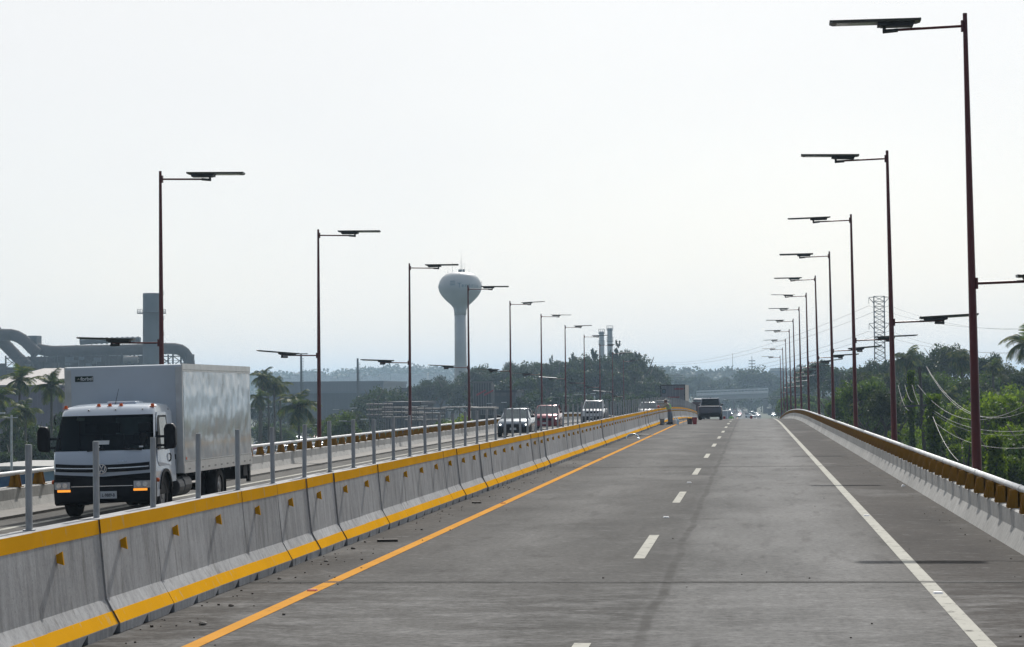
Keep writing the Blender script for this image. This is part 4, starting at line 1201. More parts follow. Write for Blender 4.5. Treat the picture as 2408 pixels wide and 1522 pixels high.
def semi_trailer():
    x, y = -7.95, 233.0
    T = thing('semi_trailer', 'grey container trailer seen from its rear doors beyond the workers', 'trailer', (x, y, rz(y)))
    b = MB(); b.bx((-1.26, .06, .95), (1.26, 14, 3.58)); b.build('container', MAT['cream'], T)
    for s in (-1, 1):
        d = MB(); d.bx((s * .01, 0, 1.0), (s * 1.22, .06, 3.52)); d = d.build('door', MAT['container'], T)
        for q in (.28, .70):
            lb = MB(); lb.cyl((s * q, -.03, 1.02), (s * q, -.03, 3.5), .02, n=6); lb.build('locking_bar', MAT['galv'], d)
        hg = MB()
        for q in range(4): hg.bx((s * 1.15, -.02, 1.2 + .65 * q), (s * 1.25, .0, 1.3 + .65 * q))
        hg.build('hinge', MAT['chassis'], d)
    f = MB()
    for a, c in (((-1.27, -.02, .92), (-1.20, .08, 3.60)), ((1.20, -.02, .92), (1.27, .08, 3.60)), ((-1.27, -.02, 3.52), (1.27, .08, 3.61)), ((-1.27, -.02, .90), (1.27, .08, 1.0))): f.bx(a, c)
    f.build('door_frame', MAT['chassis'], T)
    g = MB(); g.bx((-1.12, -.012, 2.72), (-.68, -.002, 3.12)); g = g.build('sticker', MAT['dark_green'], T)
    g2 = MB()
    for q in range(3): g2.bx((-1.06, -.016, 2.80 + .1 * q), (-.76, -.012, 2.83 + .1 * q))
    g2.build('sticker_line', MAT['blue_plastic'], g)
    for a, c in (((.16, -.045, 3.10), (1.10, -.04, 3.22)), ((-.55, -.045, 2.28), (.70, -.04, 2.36))):
        rp_ = MB(); rp_.bx(a, c); rp_.build('red_band', MAT['red_print'], T)
    u = MB(); u.bx((-.5, .3, .7), (.5, 13.5, .92)); u.bx((-1.1, .2, .45), (1.1, .3, .58)); u.build('chassis', MAT['chassis'], T)
    for yy in (1.6, 2.9):
        for s in (-1, 1): wheel_parts(.5, .5, T, s * .95, yy, s)


semi_trailer()


def stake_truck():
    x, y = -6.6, 300.0
    T = thing('stake_truck', 'maroon open bed truck with upright pale stakes queued past the trailer', 'truck', (x, y, rz(y)))
    b = MB(); b.bx((-1.15, 0, 1.2), (1.15, .08, 3.05)); b.bx((-1.15, .08, 1.2), (-1.07, 6, 3.05)); b.bx((1.07, .08, 1.2), (1.15, 6, 3.05)); b.bx((-1.15, .08, 1.1), (1.15, 6, 1.2)); b.build('cargo_bed', MAT['dump_red'], T)
    for xx in (-1.1, .0, 1.1):
        s_ = MB(); s_.bx((xx - .04, -.06, 1.2), (xx + .04, .0, 3.65 if xx else 3.0)); s_.build('stake', MAT['white_tube'] if xx else MAT['dump_red'], T)
    tp = MB(); tp.bx((-1.0, .3, 3.1), (1.0, 5.6, 3.45)); tp.build('load', MAT['container'], T, bevel=.15)
    c = MB(); c.bx((-1.1, 6.2, .8), (1.1, 7.9, 2.7)); c.build('cab', MAT['dump_red'], T, bevel=.1)
    u = MB(); u.bx((-.5, .2, .7), (.5, 7.5, 1.1)); u.build('chassis', MAT['chassis'], T)
    for yy in (1.5, 2.7, 6.9):
        for s in (-1, 1): wheel_parts(.5, .4, T, s * .92, yy, s)


stake_truck()


def far_truck(x, y, hh, label, m_):
    T = thing('box_truck', label, 'truck', (x, y, rz(y) + cz(x)))
    b = MB(); b.bx((-1.25, 0, 1.0), (1.25, 7, hh)); b = b.build('cargo_box', m_, T)
    f = MB()
    for a, c in (((-1.27, -.03, hh - .12), (1.27, .05, hh + .02)), ((-1.28, -.03, 1.0), (-1.18, .05, hh)), ((1.18, -.03, 1.0), (1.28, .05, hh))): f.bx(a, c)
    f.build('door_frame', MAT['white_tube'], T)
    for s in (-1, 1):
        d = MB(); d.bx((s * .02, -.02, 1.05), (s * 1.16, .0, hh - .14)); d.build('door', MAT['container'], T)
    c = MB(); c.bx((-1.1, 7.2, .6), (1.1, 9.0, 2.6)); c.bx((-1, 7.0, 2.6), (1, 8.4, hh - .1)); c.build('cab', MAT['truck_white'], T, bevel=.15)
    for yy in (1.5, 8.2):
        for s in (-1, 1): wheel_parts(.48, .4, T, s * .95, yy, s)


far_truck(-8.3, 690, 4.0, 'box truck greyed for shade far down the road beyond the crest', MAT['container'])  # white truck; the shade on its rear is put into grey paint
far_truck(-7.6, 735, 3.6, 'white topped truck just ahead of the far shade-greyed box truck', MAT['box_white'])
rq = random.Random(11)
queue = [('pickup', 'graphite', (.05, .055, .06), 'dark pickup turning across the far road beyond the crest', 0.4, 905, 1.15),
         ('sedan', 'white', (.74, .75, .75), 'white car turning at the far end of the road', -.1, 835, .9),
         ('hatch', 'silver', (.45, .46, .47), 'silver car next to the far turning white car', 2.6, 850, .2)]
for kd, pn, pc, lb, x, y, r_ in queue: car(kd, pn, pc, lb, 'pickup truck' if kd == 'pickup' else 'car', x, y, r_, 'vehicles on the far road')
fc = [('white', (.74, .75, .75)), ('silver', (.45, .46, .47)), ('graphite', (.06, .065, .07)), ('crimson', (.22, .012, .035)), ('blue_grey', (.17, .21, .25))]
for i in range(14):
    pn, pc = fc[i % 5]
    y = 825 + 24 * i
    x = (-4.5 if i % 2 else -8.0) + rq.uniform(-.4, .4)
    nm = {'white': 'white', 'silver': 'silver', 'graphite': 'dark', 'crimson': 'red', 'blue_grey': 'blue grey'}[pn]
    t = car(rq.choice(['sedan', 'suv', 'hatch']), pn, pc, '%s car in the far queue of traffic before the overpass' % nm, 'car', x + xo(y), y, rq.choice([0, PI]), 'vehicles on the far road', False, False)
    t.name = 'car'
t = car('suv', 'graphite', (.06, .065, .07), 'dark car far away on the road below the overpass', 'car', -1.0 + xo(1160), 1160, 0, 'vehicles on the far road', False, False); t.name = 'car'
t = car('suv', 'silver', (.45, .46, .47), 'grey car on the slip road right of the far lanes', 'car', 8.5, 860, 0, None, False, False, G + .1); t.name = 'car'
t = car('sedan', 'white', (.74, .75, .75), 'white car behind the far end of the right parapet', 'car', 12.2, 760, .3, None, False, False, G + .1); t.name = 'car'

# ------------------------------------------------------------------ vegetation
def cloud_mesh(name, C, Nrm, size, m, seed, elong=.55, jitter=.8):
    """One rhombic leaf (two triangles) at every centre."""
    rg = np.random.default_rng(seed)
    n = len(C)
    nr = Nrm + rg.normal(0, jitter, (n, 3)); nr /= np.linalg.norm(nr, axis=1)[:, None] + 1e-9
    a = rg.normal(0, 1, (n, 3)); u = np.cross(nr, a); u /= np.linalg.norm(u, axis=1)[:, None] + 1e-9
    v = np.cross(nr, u)
    sz = (size if np.ndim(size) else np.full(n, size)) * rg.uniform(.6, 1.35, n)
    u = u * sz[:, None]; v = v * (sz * elong)[:, None]
    vs = np.stack([C - u, C + v, C + u, C - v], 1).reshape(-1, 3)
    me = bpy.data.meshes.new(name)
    me.vertices.add(4 * n); me.vertices.foreach_set('co', vs.astype(np.float32).ravel())
    me.loops.add(4 * n); me.loops.foreach_set('vertex_index', np.arange(4 * n, dtype=np.int32))
    me.polygons.add(n); me.polygons.foreach_set('loop_start', np.arange(0, 4 * n, 4, dtype=np.int32))
    me.materials.append(m); me.update(calc_edges=True)
    return me


def crown_points(seed, n, nl=16, flat=1.0, cone=0.0):
    """Clumped crown in the unit ball (z -1..1)."""
    rg = np.random.default_rng(seed)
    lob = []
    for _ in range(nl):
        d = rg.normal(0, 1, 3); d /= np.linalg.norm(d); d[2] = abs(d[2]) * 1.1 - .35
        q = d * rg.uniform(.35, .78); z = q[2]
        k = 1 - cone * (z + 1) / 2
        lob.append((q * np.array([k, k, flat]), rg.uniform(.26, .46) * (1 - .4 * cone)))
    C, Nn = [], []
    per = n // nl
    for c, r in lob:
        d = rg.normal(0, 1, (per, 3)); d /= np.linalg.norm(d, axis=1)[:, None]
        d[:, 2] = np.where(rg.random(per) < .6, np.abs(d[:, 2]), d[:, 2])
        rr = r * rg.uniform(.55, 1.08, per)[:, None]
        C.append(c + d * rr); Nn.append(d)
    return np.concatenate(C), np.concatenate(Nn)


CROWNS = {}
for i in range(5):
    C, Nn = crown_points(100 + i, 5200, 20)
    CROWNS['broad', i] = (C, Nn, .050)
for i in range(3):
    C, Nn = crown_points(200 + i, 1500, 14)
    CROWNS['far', i] = (C, Nn, .085)
for i in range(4):
    # casuarina: tall cone of wispy drooping sprays
    rg = np.random.default_rng(300 + i)
    C, Nn = [], []
    for _ in range(46):
        t = rg.random() ** .9
        a = rg.uniform(0, 2 * PI); rad = (1 - t ** 2.2) ** .7 * rg.uniform(.35, 1.0) * .85 + .04
        e = np.array([rad * math.cos(a), rad * math.sin(a), -1 + 2 * t + .22])
        s0 = np.array([0, 0, e[2] - .28 * rad - .1])
        k = 60
        tt = rg.uniform(.25, 1.08, (k, 1))
        C.append(s0 + (e - s0) * tt + rg.normal(0, .055, (k, 3)) * (1.25 - t)); Nn.append(rg.normal(0, 1, (k, 3)))
    CROWNS['pine', i] = (np.concatenate(C), np.concatenate(Nn), .052)
_mesh = {}


def crown_mesh(kind, i, m, nm='crown'):
    key = (kind, i, m.name)
    if key not in _mesh:
        C, Nn, sz = CROWNS[kind, i]
        _mesh[key] = cloud_mesh(nm, C, Nn, sz, m, 7 + i, .35 if kind == 'pine' else .6)
    return _mesh[key]


def trunk_mesh(seed):
    rr = random.Random(seed); mb = MB()
    pts = [(rr.uniform(-.03, .03) * k, rr.uniform(-.03, .03) * k, k / 5) for k in range(6)]
    mb.tube(pts, [.034, .026, .023, .020, .016, .009], 8)
    for k in range(6):
        a = rr.uniform(0, 2 * PI); b = pts[2 + k % 3]
        mb.tube([b, (b[0] + .13 * math.cos(a), b[1] + .13 * math.sin(a), b[2] + .16), (b[0] + .24 * math.cos(a), b[1] + .24 * math.sin(a), b[2] + .34)], [.014, .010, .004], 6)
    return mb.mesh('trunk', MAT['trunk'], smooth=True)


TRUNKS = [trunk_mesh(i) for i in range(3)]
tr_rnd = random.Random(21)


def tree(x, y, h, r, kind, m, label, group, name='tree', low=.25, cat='tree', zg=None):
    """h total height, r crown radius, low: where the crown starts (share of h)."""
    zg = gz(x, y) if zg is None else zg
    t = thing(name, label, cat, (x, y, zg), (0, 0, tr_rnd.uniform(0, 6.28)), group)
    n = {'broad': 5, 'far': 3, 'pine': 4}[kind]
    c = obj('crown', crown_mesh(kind, tr_rnd.randrange(n), m), t, (0, 0, h * (1 + low) / 2))
    rv = min(h * (1 - low) / 2 * 1.12, r * 3.2) if kind == 'pine' else min(h * (1 - low) / 2 * 1.12, r * 1.35)
    c.scale = (r * 1.12, r * 1.12 * tr_rnd.uniform(.9, 1.1), rv)
    c.location.z = h - rv * .96
    tk = obj('trunk', TRUNKS[tr_rnd.randrange(3)], t, (0, 0, -.3))
    tk.scale = (h * .9, h * .9, h * .82)
    return t


def treep(px, ytop, d, rpx, *a, **k):
    p = P(px, ytop, d)
    g_ = gz(p.x, d)
    return tree(p.x, d, p.z - g_, rpx * d / FPX, *a, **k)


# palms
def palm_meshes(seed, droop, nf=25):
    rr = random.Random(seed)
    out = []
    for k in range(nf):
        a = 2 * PI * k / nf * 2.4 + rr.uniform(-.2, .2)
        el = R(82 - 120 * (k / nf) ** .9 - droop * 10 + rr.uniform(-8, 8))
        L = rr.uniform(.85, 1.05)
        pts = []; p = Vector((0, 0, 0)); e = el
        for q in range(11):
            pts.append(p.copy())
            p = p + Vector((math.cos(a) * math.cos(e), math.sin(a) * math.cos(e), math.sin(e))) * (L / 10)
            e -= R(9 + droop * 2.5) * (.4 + q / 9)
            e = max(e, R(-86))
        mb = MB()
        mb.tube(pts, [.014 - .0011 * q for q in range(11)], 4)
        side = Vector((-math.sin(a), math.cos(a), 0))
        for q in range(1, 11):
            for w_ in (0, .5):
                b = pts[q - 1].lerp(pts[q], w_ + .25)
                d = (pts[q] - pts[q - 1]).normalized()
                up = side.cross(d).normalized()
                ll = .30 * math.sin(PI * (.12 + .86 * (q + w_) / 11.2)) + .03
                for s_ in (-1, 1):
                    tip = b + side * s_ * ll * .75 + d * ll * .55 - Vector((0, 0, 1)) * ll * (.35 + .25 * droop) * rr.uniform(.7, 1.3)
                    wv = d * .024
                    mb.add([b - wv, b + wv, tip + wv * .3, tip - wv * .3], [(0, 1, 2, 3)])
        out.append(mb)
    return out


_palm = {}


def palm(x, y, h, r, label, group=None, seed=0, lean=0.0, droop=0.0, zg=None):
    zg = gz(x, y) if zg is None else zg
    t = thing('palm_tree', label, 'palm tree', (x, y, zg), (0, 0, tr_rnd.uniform(0, 6)), group)
    key = (seed % 4, droop)
    if key not in _palm: _palm[key] = [mb.mesh('frond', MAT['frond']) for mb in palm_meshes(key[0] * 13 + 1, droop)]
    tk = MB()
    n = 12
    pts = [(lean * (q / n) ** 2, .3 * lean * math.sin(q / n * 2), h * q / n) for q in range(n + 1)]
    tk.tube(pts, [.20 * (1.15 - .6 * q / n) * (1 + .5 * (q == 0)) for q in range(n + 1)], 9)
    tk.build('trunk', MAT['palm_trunk'], t, smooth=True)
    for me in _palm[key]:
        f = obj('frond', me, t, (pts[-1][0], pts[-1][1], h)); f.scale = (r, r, r)
    nuts = MB()
    for q in range(5):
        a = q * 1.3
        nuts.lathe([(.01, -.13), (.10, -.06), (.11, .03), (.01, .13)], 8, (pts[-1][0] + .22 * math.cos(a), pts[-1][1] + .22 * math.sin(a), h - .25))
    tag(nuts.build('coconuts', MAT['leaf_dark'], t, smooth=True), kind='stuff')
    return t


def palmp(px, py, d, rpx, label, group=None, **k):
    p = P(px, py, d)
    return palm(p.x, d, p.z - gz(p.x, d), rpx * d / FPX, label, group, **k)


GR = 'trees on the slope right of the viaduct'
# skyline of the wooded mound on the right
sky_r = [(1900, 842, 520, 42), (1935, 838, 500, 40), (1968, 862, 470, 36), (2000, 862, 430, 40), (2035, 842, 400, 42), (2078, 836, 380, 44), (2118, 834, 370, 42), (2160, 816, 360, 46), (2200, 804, 350, 50), (2245, 806, 345, 50), (2285, 820, 340, 46), (2322, 826, 340, 40), (2352, 852, 330, 40), (2392, 862, 320, 40), (2430, 856, 320, 40)]
for i, (px, py, d, rp) in enumerate(sky_r):
    treep(px, py, d, rp, 'broad', MAT['leaf_dark'] if i % 3 else MAT['leaf_olive'], 'dark rounded tree on the wooded mound behind the right lamp posts', GR, low=.15)
for i in range(20):
    px = 2005 + 22 * i + tr_rnd.uniform(-8, 8)
    treep(px, tr_rnd.uniform(862, 900), tr_rnd.uniform(270, 310), 46, 'broad', [MAT['leaf_dark'], MAT['leaf_olive'], MAT['leaf_mid']][i % 3], 'dark green tree in the middle rows of the right hand wood', GR, low=.1)
for i in range(16):
    px = 2020 + 27 * i + tr_rnd.uniform(-8, 8)
    treep(px, tr_rnd.uniform(905, 945), tr_rnd.uniform(215, 250), 50, 'broad', [MAT['leaf_mid'], MAT['leaf_dark'], MAT['leaf_bright']][i % 3], 'leafy tree low on the right hand slope', GR, low=.05)
# nearer, brighter growth
treep(2030, 880, 205, 62, 'broad', MAT['leaf_mid'], 'big bushy tree standing between the third and fourth right lamp posts', None, low=.08)
treep(2085, 905, 190, 48, 'broad', MAT['leaf_olive'], 'olive green tree right of the big bushy tree by the lamp posts', None, low=.08)
treep(1978, 915, 215, 40, 'broad', MAT['leaf_mid'], 'rounded tree just left of the big bushy tree by the lamp posts', None, low=.05)
near = [(2345, 905, 150, 75), (2400, 925, 135, 80), (2300, 930, 160, 66), (2250, 960, 165, 60), (2215, 990, 170, 52), (2440, 960, 120, 90), (2370, 985, 125, 70), (2310, 1010, 130, 58), (2265, 1030, 140, 46), (2400, 1050, 108, 74), (2190, 1015, 180, 40), (2160, 1000, 190, 40)]
for i, (px, py, d, rp) in enumerate(near):
    treep(px, py, d, rp, 'broad', [MAT['leaf_bright'], MAT['leaf_mid'], MAT['leaf_bright'], MAT['vine']][i % 4], '%s leafy bush crowding the parapet on the right' % ['bright green', 'mid green', 'bright green', 'deep green creeper covered'][i % 4], 'bushes beyond the right parapet', name='bush', low=-.15, cat='bush')
for i in range(16):
    px = 2130 + 19 * i + tr_rnd.uniform(-8, 8); d = tr_rnd.uniform(120, 205)
    p = P(px, 1060, d)
    tree(p.x, d, tr_rnd.uniform(2.0, 4.2), tr_rnd.uniform(1.3, 2.1), 'broad', [MAT['leaf_mid'], MAT['vine'], MAT['leaf_dark']][i % 3], 'low bush on the dark ground below the right parapet', 'bushes beyond the right parapet', name='bush', low=-.2, cat='bush')
# low leafy ground cover
rg = np.random.default_rng(5)
C = []
for _ in range(26000):
    y = rg.uniform(95, 300); x = rg.uniform(6, 9 + y * .115)
    if math.sin(x * 1.1 + 3) + math.sin(y * .21) + rg.uniform(-1, 1) > .55: continue
    C.append((x, y, gz(x, y) + rg.uniform(0, .55)))
C = np.array(C)
tag(obj('ground_cover', cloud_mesh('ground_cover', C, np.tile([0, 0, 1.0], (len(C), 1)), .17, MAT['vine'], 3)), 'low creeping leaves over the dark soil on the right', kind='stuff')
palmp(2412, 806, 230, 66, 'tall coconut palm at the right picture edge above the trees', seed=1, droop=.4)
palmp(2131, 842, 300, 46, 'coconut palm behind the second right lamp post', seed=2, droop=.8)
palmp(2262, 842, 300, 44, 'drooping coconut palm left of the nearest right lamp post', seed=3, droop=1.2)
palmp(2335, 862, 280, 30, 'small coconut palm just right of the nearest right lamp post', seed=0, droop=.6)
palmp(2235, 925, 240, 26, 'short palm below the drooping coconut palm', seed=2, droop=.6)
palmp(2012, 958, 195, 20, 'tiny palm among the trees by the third right lamp post', seed=1, droop=.4)

# vine-wrapped poles and a leaning utility pole with sagging wires
def vine_pole(px, ytop, d, rpx, label):
    p = P(px, ytop, d); g_ = gz(p.x, d); h = p.z - g_
    t = thing('vine_covered_pole', label, 'pole', (p.x, d, g_))
    MB().cyl((0, 0, -.4), (0, 0, h), .12, .09, 8).build('pole', MAT['wood_pole'], t, smooth=40)
    rg = np.random.default_rng(int(px))
    n = 2600; zz = rg.random(n) ** .75
    th = rg.uniform(0, 2 * PI, n); rad = rpx * d / FPX * (.55 + .5 * np.sin(zz * 9 + 1) ** 2) * rg.uniform(.5, 1.1, n) * (.5 + .6 * zz)
    C = np.stack([rad * np.cos(th), rad * np.sin(th), h * (.12 + .90 * zz)], 1); Nn = np.stack([np.cos(th), np.sin(th), .2 + 0 * th], 1)
    obj('vine', cloud_mesh('vine', C, Nn, .13, MAT['vine'], 4), t)
    return t


vine_pole(2195, 935, 140, 24, 'pole smothered in vines right of the second right lamp post')
vine_pole(2142, 880, 165, 12, 'slender vine covered pole close to the second right lamp post')
vine_pole(2340, 1035, 105, 26, 'stout vine covered stump near the nearest right lamp post')
up = P(2180, 862, 150)
g_ = gz(up.x, 150)
t = thing('utility_pole', 'dark leaning utility pole with a crossarm among the trees', 'utility pole', (up.x, 150, g_), (0, R(-2.5), 0))
MB().cyl((0, 0, -.4), (0, 0, up.z - g_), .14, .10, 10).build('pole', MAT['wood_pole'], t, smooth=40)
MB().bx((-1.2, -.06, up.z - g_ - 2.6), (1.2, .06, up.z - g_ - 2.48)).build('crossarm', MAT['wood_pole'], t)


def wire(a, b, sag, label, r=.012, m='wire', group=None, n=18):
    pts = [a.lerp(b, i / n) + Vector((0, 0, -4 * sag * (i / n) * (1 - i / n))) for i in range(n + 1)]
    mb = MB(); mb.tube(pts, r, 5)
    return tag(mb.build('power_line', MAT[m], smooth=True), label, 'power line', group)


wg = 'sagging wires on the right slope'
wire(P(2179, 862, 150), P(2440, 955, 92), 1.6, 'pale wire sagging from the leaning pole top to the right edge', 0.0102, group=wg)
wire(P(2179, 864, 150), P(2440, 930, 95), 1.9, 'upper pale wire swinging from the leaning pole to the right', 0.0093, group=wg)
wire(P(2158, 905, 150), P(2440, 935, 90), 1.5, 'pale wire slung below the leaning pole top', 0.0093, group=wg)
wire(P(2195, 965, 140), P(2440, 1010, 80), .5, 'pale wire crossing the bushes from the vine pole', 0.0074, group=wg)
wire(P(2195, 970, 140), P(2440, 1018, 80), .55, 'pale wire just under the one crossing the bushes', 0.0074, group=wg)
wire(P(2195, 990, 140), P(2440, 1050, 78), .6, 'lower pale wire running through the bushes', 0.0074, group=wg)
wire(P(2194, 980, 138), P(2255, 1085, 112), .35, 'thick guy wire slanting down from the vine pole to the ground', 0.0139)
wire(P(2112, 905, 160), P(2140, 965, 150), .5, 'short slack wire left of the slender vine pole', 0.0084, group=wg)
wire(P(2128, 905, 160), P(2150, 945, 150), .4, 'short slack wire touching the slender vine pole', 0.0084, group=wg)
wire(P(2145, 905, 160), P(2178, 965, 146), .5, 'slack wire between the vine poles', 0.0084, group=wg)

# lattice pylon and its lines
def pylon(px, ytop, d):
    p = P(px, ytop, d); g_ = gz(p.x, d); h = p.z - g_
    t = thing('electricity_pylon', 'slender steel lattice pylon rising over the right hand wood', 'pylon', (p.x, d, g_))
    mb = MB(); nlev = 26
    hw = lambda z: 1.25 + 1.5 * max(0, (1 - z / (h * .55)))
    def leg(a, b, r_): mb.cyl(a, b, r_, n=4, cap=False)
    for k in range(nlev):
        z0, z1 = h * k / nlev, h * (k + 1) / nlev
        a, b = hw(z0), hw(z1)
        for sx, sy in ((-1, -1), (1, -1), (1, 1), (-1, 1)):
            leg((sx * a, sy * a, z0), (sx * b, sy * b, z1), .10)
        for (ax, ay), (bx_, by) in (((-1, -1), (1, -1)), ((1, -1), (1, 1)), ((1, 1), (-1, 1)), ((-1, 1), (-1, -1))):
            leg((ax * a, ay * a, z0), (bx_ * b, by * b, z1), .06); leg((bx_ * a, by * a, z0), (ax * b, ay * b, z1), .06)
            leg((ax * b, ay * b, z1), (bx_ * b, by * b, z1), .05)
    mb.build('lattice', MAT['steel_frame'], t)
    for q, z in enumerate((h * .995, h * .80, h * .42)):
        am = MB()
        for s in (-1, 1):
            for sy in (-.9, .9):
                am.cyl((s * 1.1, sy, z), (s * 2.5, 0, z - .1), .08, n=4); am.cyl((s * 1.2, sy, z - 1.6), (s * 2.5, 0, z - .1), .07, n=4)
        am.build('crossarm', MAT['steel_frame'], t)
        ins = MB()
        for s in (-1, 1):
            for j in range(6): ins.cyl((s * 2.5, 0, z - .3 - .22 * j), (s * 2.5, 0, z - .4 - .22 * j), .13, n=6)
        ins.build('insulator', MAT['lamp_grey'], t)
    return t, h


pyl, ph = pylon(2067, 697, 560)
pb = pyl.location
lg = 'high voltage lines between the pylons'
for q, (f_, s, yl, yr_) in enumerate(((.97, -1, 832, 738), (.97, 1, 838, 742), (.78, -1, 850, 792), (.78, 1, 856, 797), (.40, -1, 872, 846), (.40, 1, 878, 850))):
    a = pb + Vector((s * 2.5, 0, ph * f_ - 1.3))
    side = 'upper middle lower'.split()[q // 2]
    wire(a, P(1440, yl, 1250), 9, '%s thin line from the pylon towards the far left wood, %s strand' % (side, 'near' if s < 0 else 'far'), .035, 'far_wire', lg, 30)
    wire(a, P(2560, yr_ + 20, 430), 3, '%s thin line from the pylon to the right edge, %s strand' % (side, 'near' if s < 0 else 'far'), .03, 'far_wire', lg, 30)

# tall casuarina wood on the left
GL = 'casuarinas in the wood beyond the left parapet'
prof = [(1090, 876), (1130, 860), (1170, 856), (1215, 850), (1262, 842), (1305, 848), (1345, 836), (1390, 826), (1440, 826), (1475, 820), (1505, 838), (1535, 858)]
LC = 'dusky casuarina in the tall wood beyond the left lamp posts'
for i in range(36):
    px = 1096 + 12.6 * i + tr_rnd.uniform(-5, 5)
    yt = np.interp(px, [a for a, _ in prof], [b for _, b in prof]) + tr_rnd.uniform(-6, 12)
    treep(px, yt + (8 if i % 4 == 0 else 0), tr_rnd.uniform(545, 600), tr_rnd.uniform(32, 44), 'pine' if i % 4 == 0 and i > 14 else 'broad', MAT['leaf_pine'], LC, GL, name='casuarina_tree', low=.02)
for i in range(30):
    px = 1120 + 14.6 * i + tr_rnd.uniform(-5, 5)
    yt = np.interp(px, [a for a, _ in prof], [b for _, b in prof]) + tr_rnd.uniform(24, 50)
    treep(px, yt, tr_rnd.uniform(500, 535), tr_rnd.uniform(26, 34), 'far', MAT['leaf_pine'] if i % 2 else MAT['leaf_dark'], 'dusky tree in the lower front of the left hand wood', GL, low=-.05)
for i in range(26):
    px = 1150 + 16.5 * i + tr_rnd.uniform(-5, 5)
    treep(px, tr_rnd.uniform(915, 935), tr_rnd.uniform(440, 480), tr_rnd.uniform(26, 34), 'far', MAT['leaf_dark'], 'dark shrubby tree at the foot of the left hand wood', GL, low=-.1)
# green growth beyond the left parapet near the crest
for i in range(9):
    treep(1500 + 15 * i, 948 + tr_rnd.uniform(-6, 6), 330 + 6 * i, 16, 'far', MAT['leaf_mid'], 'small green bush behind the posts near the crest', 'bushes by the left parapet near the crest', name='bush', low=-.2, cat='bush')
for px, yt, d, rp, m_, lb in ((808, 962, 300, 44, 'leaf_mid', 'rounded green tree at the right end of the car park'), (975, 1000, 250, 40, 'leaf_bright', 'bright round bush left of the third left lamp post foot'), (918, 1005, 255, 30, 'leaf_mid', 'low round bush between the second and third left lamp posts'),
                               (1075, 970, 270, 46, 'leaf_bright', 'bright green bush below the flat roofed shelter'), (1030, 978, 280, 34, 'leaf_mid', 'green bush just left of the flat roofed shelter'),
                               (876, 903, 470, 62, 'leaf_dark', 'large dark tree in front of the long grey sheds'), (928, 908, 480, 48, 'leaf_dark', 'dark tree right of the large tree before the sheds'), (772, 965, 330, 40, 'leaf_mid', 'green tree behind the second left lamp post'),
                               (828, 955, 360, 42, 'leaf_olive', 'olive tree behind the street lamps of the car park'), (1005, 885, 560, 34, 'leaf_pine', 'tall dark tree left of the water tower stem'), (1040, 878, 570, 34, 'leaf_pine', 'dark feathery tree beside the water tower stem'), (1062, 890, 560, 30, 'leaf_pine', 'dark tree in front of the water tower stem'), (985, 888, 600, 40, 'leaf_pine', 'faint feathery tree above the dark shed'),
                               (1180, 985, 300, 30, 'leaf_mid', 'green bush beside the blue grey sedan'), (630, 985, 380, 40, 'leaf_dark', 'dark tree beneath the tall palms by the truck'), (665, 1000, 390, 32, 'leaf_mid', 'green tree between the tall palms and the drooping palm')):
    treep(px, yt, d, rp, 'broad', MAT[m_], lb, None, low=-.02)
for px, yt, d, rp in ((20, 985, 250, 60), (70, 1000, 245, 56), (115, 985, 252, 60), (-30, 990, 250, 60), (150, 1005, 246, 50), (45, 1030, 225, 50), (95, 1035, 225, 46), (10, 1050, 220, 46), (130, 1050, 220, 44), (160, 960, 270, 46), (60, 975, 268, 46)):
    treep(px, yt, d, rp, 'broad', MAT['leaf_dark'], 'dark dense bush under the palms at the left edge', 'bushes under the palms at the left edge', name='bush', low=-.2, cat='bush')
palmp(46, 892, 250, 52, 'tall coconut palm before the mauve warehouse, second from the left edge', seed=1, droop=.1)
palmp(121, 906, 245, 58, 'full crowned coconut palm right beside the truck mirror', seed=2, droop=.3)
palmp(-4, 936, 240, 54, 'coconut palm cut by the left picture edge', seed=3, droop=.5)
palmp(60, 966, 235, 48, 'shorter coconut palm with yellowing fronds below the tall palms', seed=0, droop=.8)
palmp(25, 985, 232, 42, 'lowest small palm above the blue building', seed=2, droop=.8)
palmp(613, 887, 330, 40, 'tallest of the palms right of the truck box', seed=1, droop=.7, lean=.6)
palmp(630, 897, 335, 34, 'palm leaning against the tallest palm by the truck box', seed=0, droop=.7, lean=-.5)
palmp(645, 905, 332, 32, 'slim palm in the middle of the group by the truck box', seed=3, droop=.6)
palmp(662, 906, 335, 34, 'rightmost slim palm of the group by the truck box', seed=2, droop=.6, lean=.7)
palmp(610, 935, 325, 36, 'low palm half hidden by the truck box', seed=2, droop=1.0)
palmp(703, 956, 270, 68, 'big drooping coconut palm left of the second left lamp post', seed=3, droop=.5)

# distance straight ahead
for px, yt, d, rp, lb in ((1775, 858, 1075, 58, 'big dark rounded tree behind the right half of the overpass'), (1740, 882, 1090, 34, 'tree left of the big rounded tree behind the overpass'), (1812, 872, 1080, 40, 'tree right of the big rounded tree behind the overpass'), (1690, 890, 1300, 30, 'hazy rounded tree behind the left half of the overpass'), (1665, 900, 1350, 26, 'hazy low tree at the left end of the overpass'), (1835, 905, 830, 36, 'rounded tree at the right end of the overpass'), (1862, 895, 790, 40, 'tree behind the farthest right lamp posts'), (1890, 880, 700, 40, 'tall tree behind the far right lamp posts'),
                          (1850, 930, 600, 26, 'dark tree over the far end of the right parapet')):
    treep(px, yt, d, rp, 'broad', MAT['leaf_dark'], lb, None, low=.0)
for i in range(16):
    treep(1545 + 12 * i, 872 + 10 * math.sin(i * 1.3) + 1.0 * i, 1030 + 40 * (i % 5), 26, 'far', MAT['leaf_pine'], 'hazy tree in the row between the left wood and the overpass', 'hazy trees ahead', low=.0)
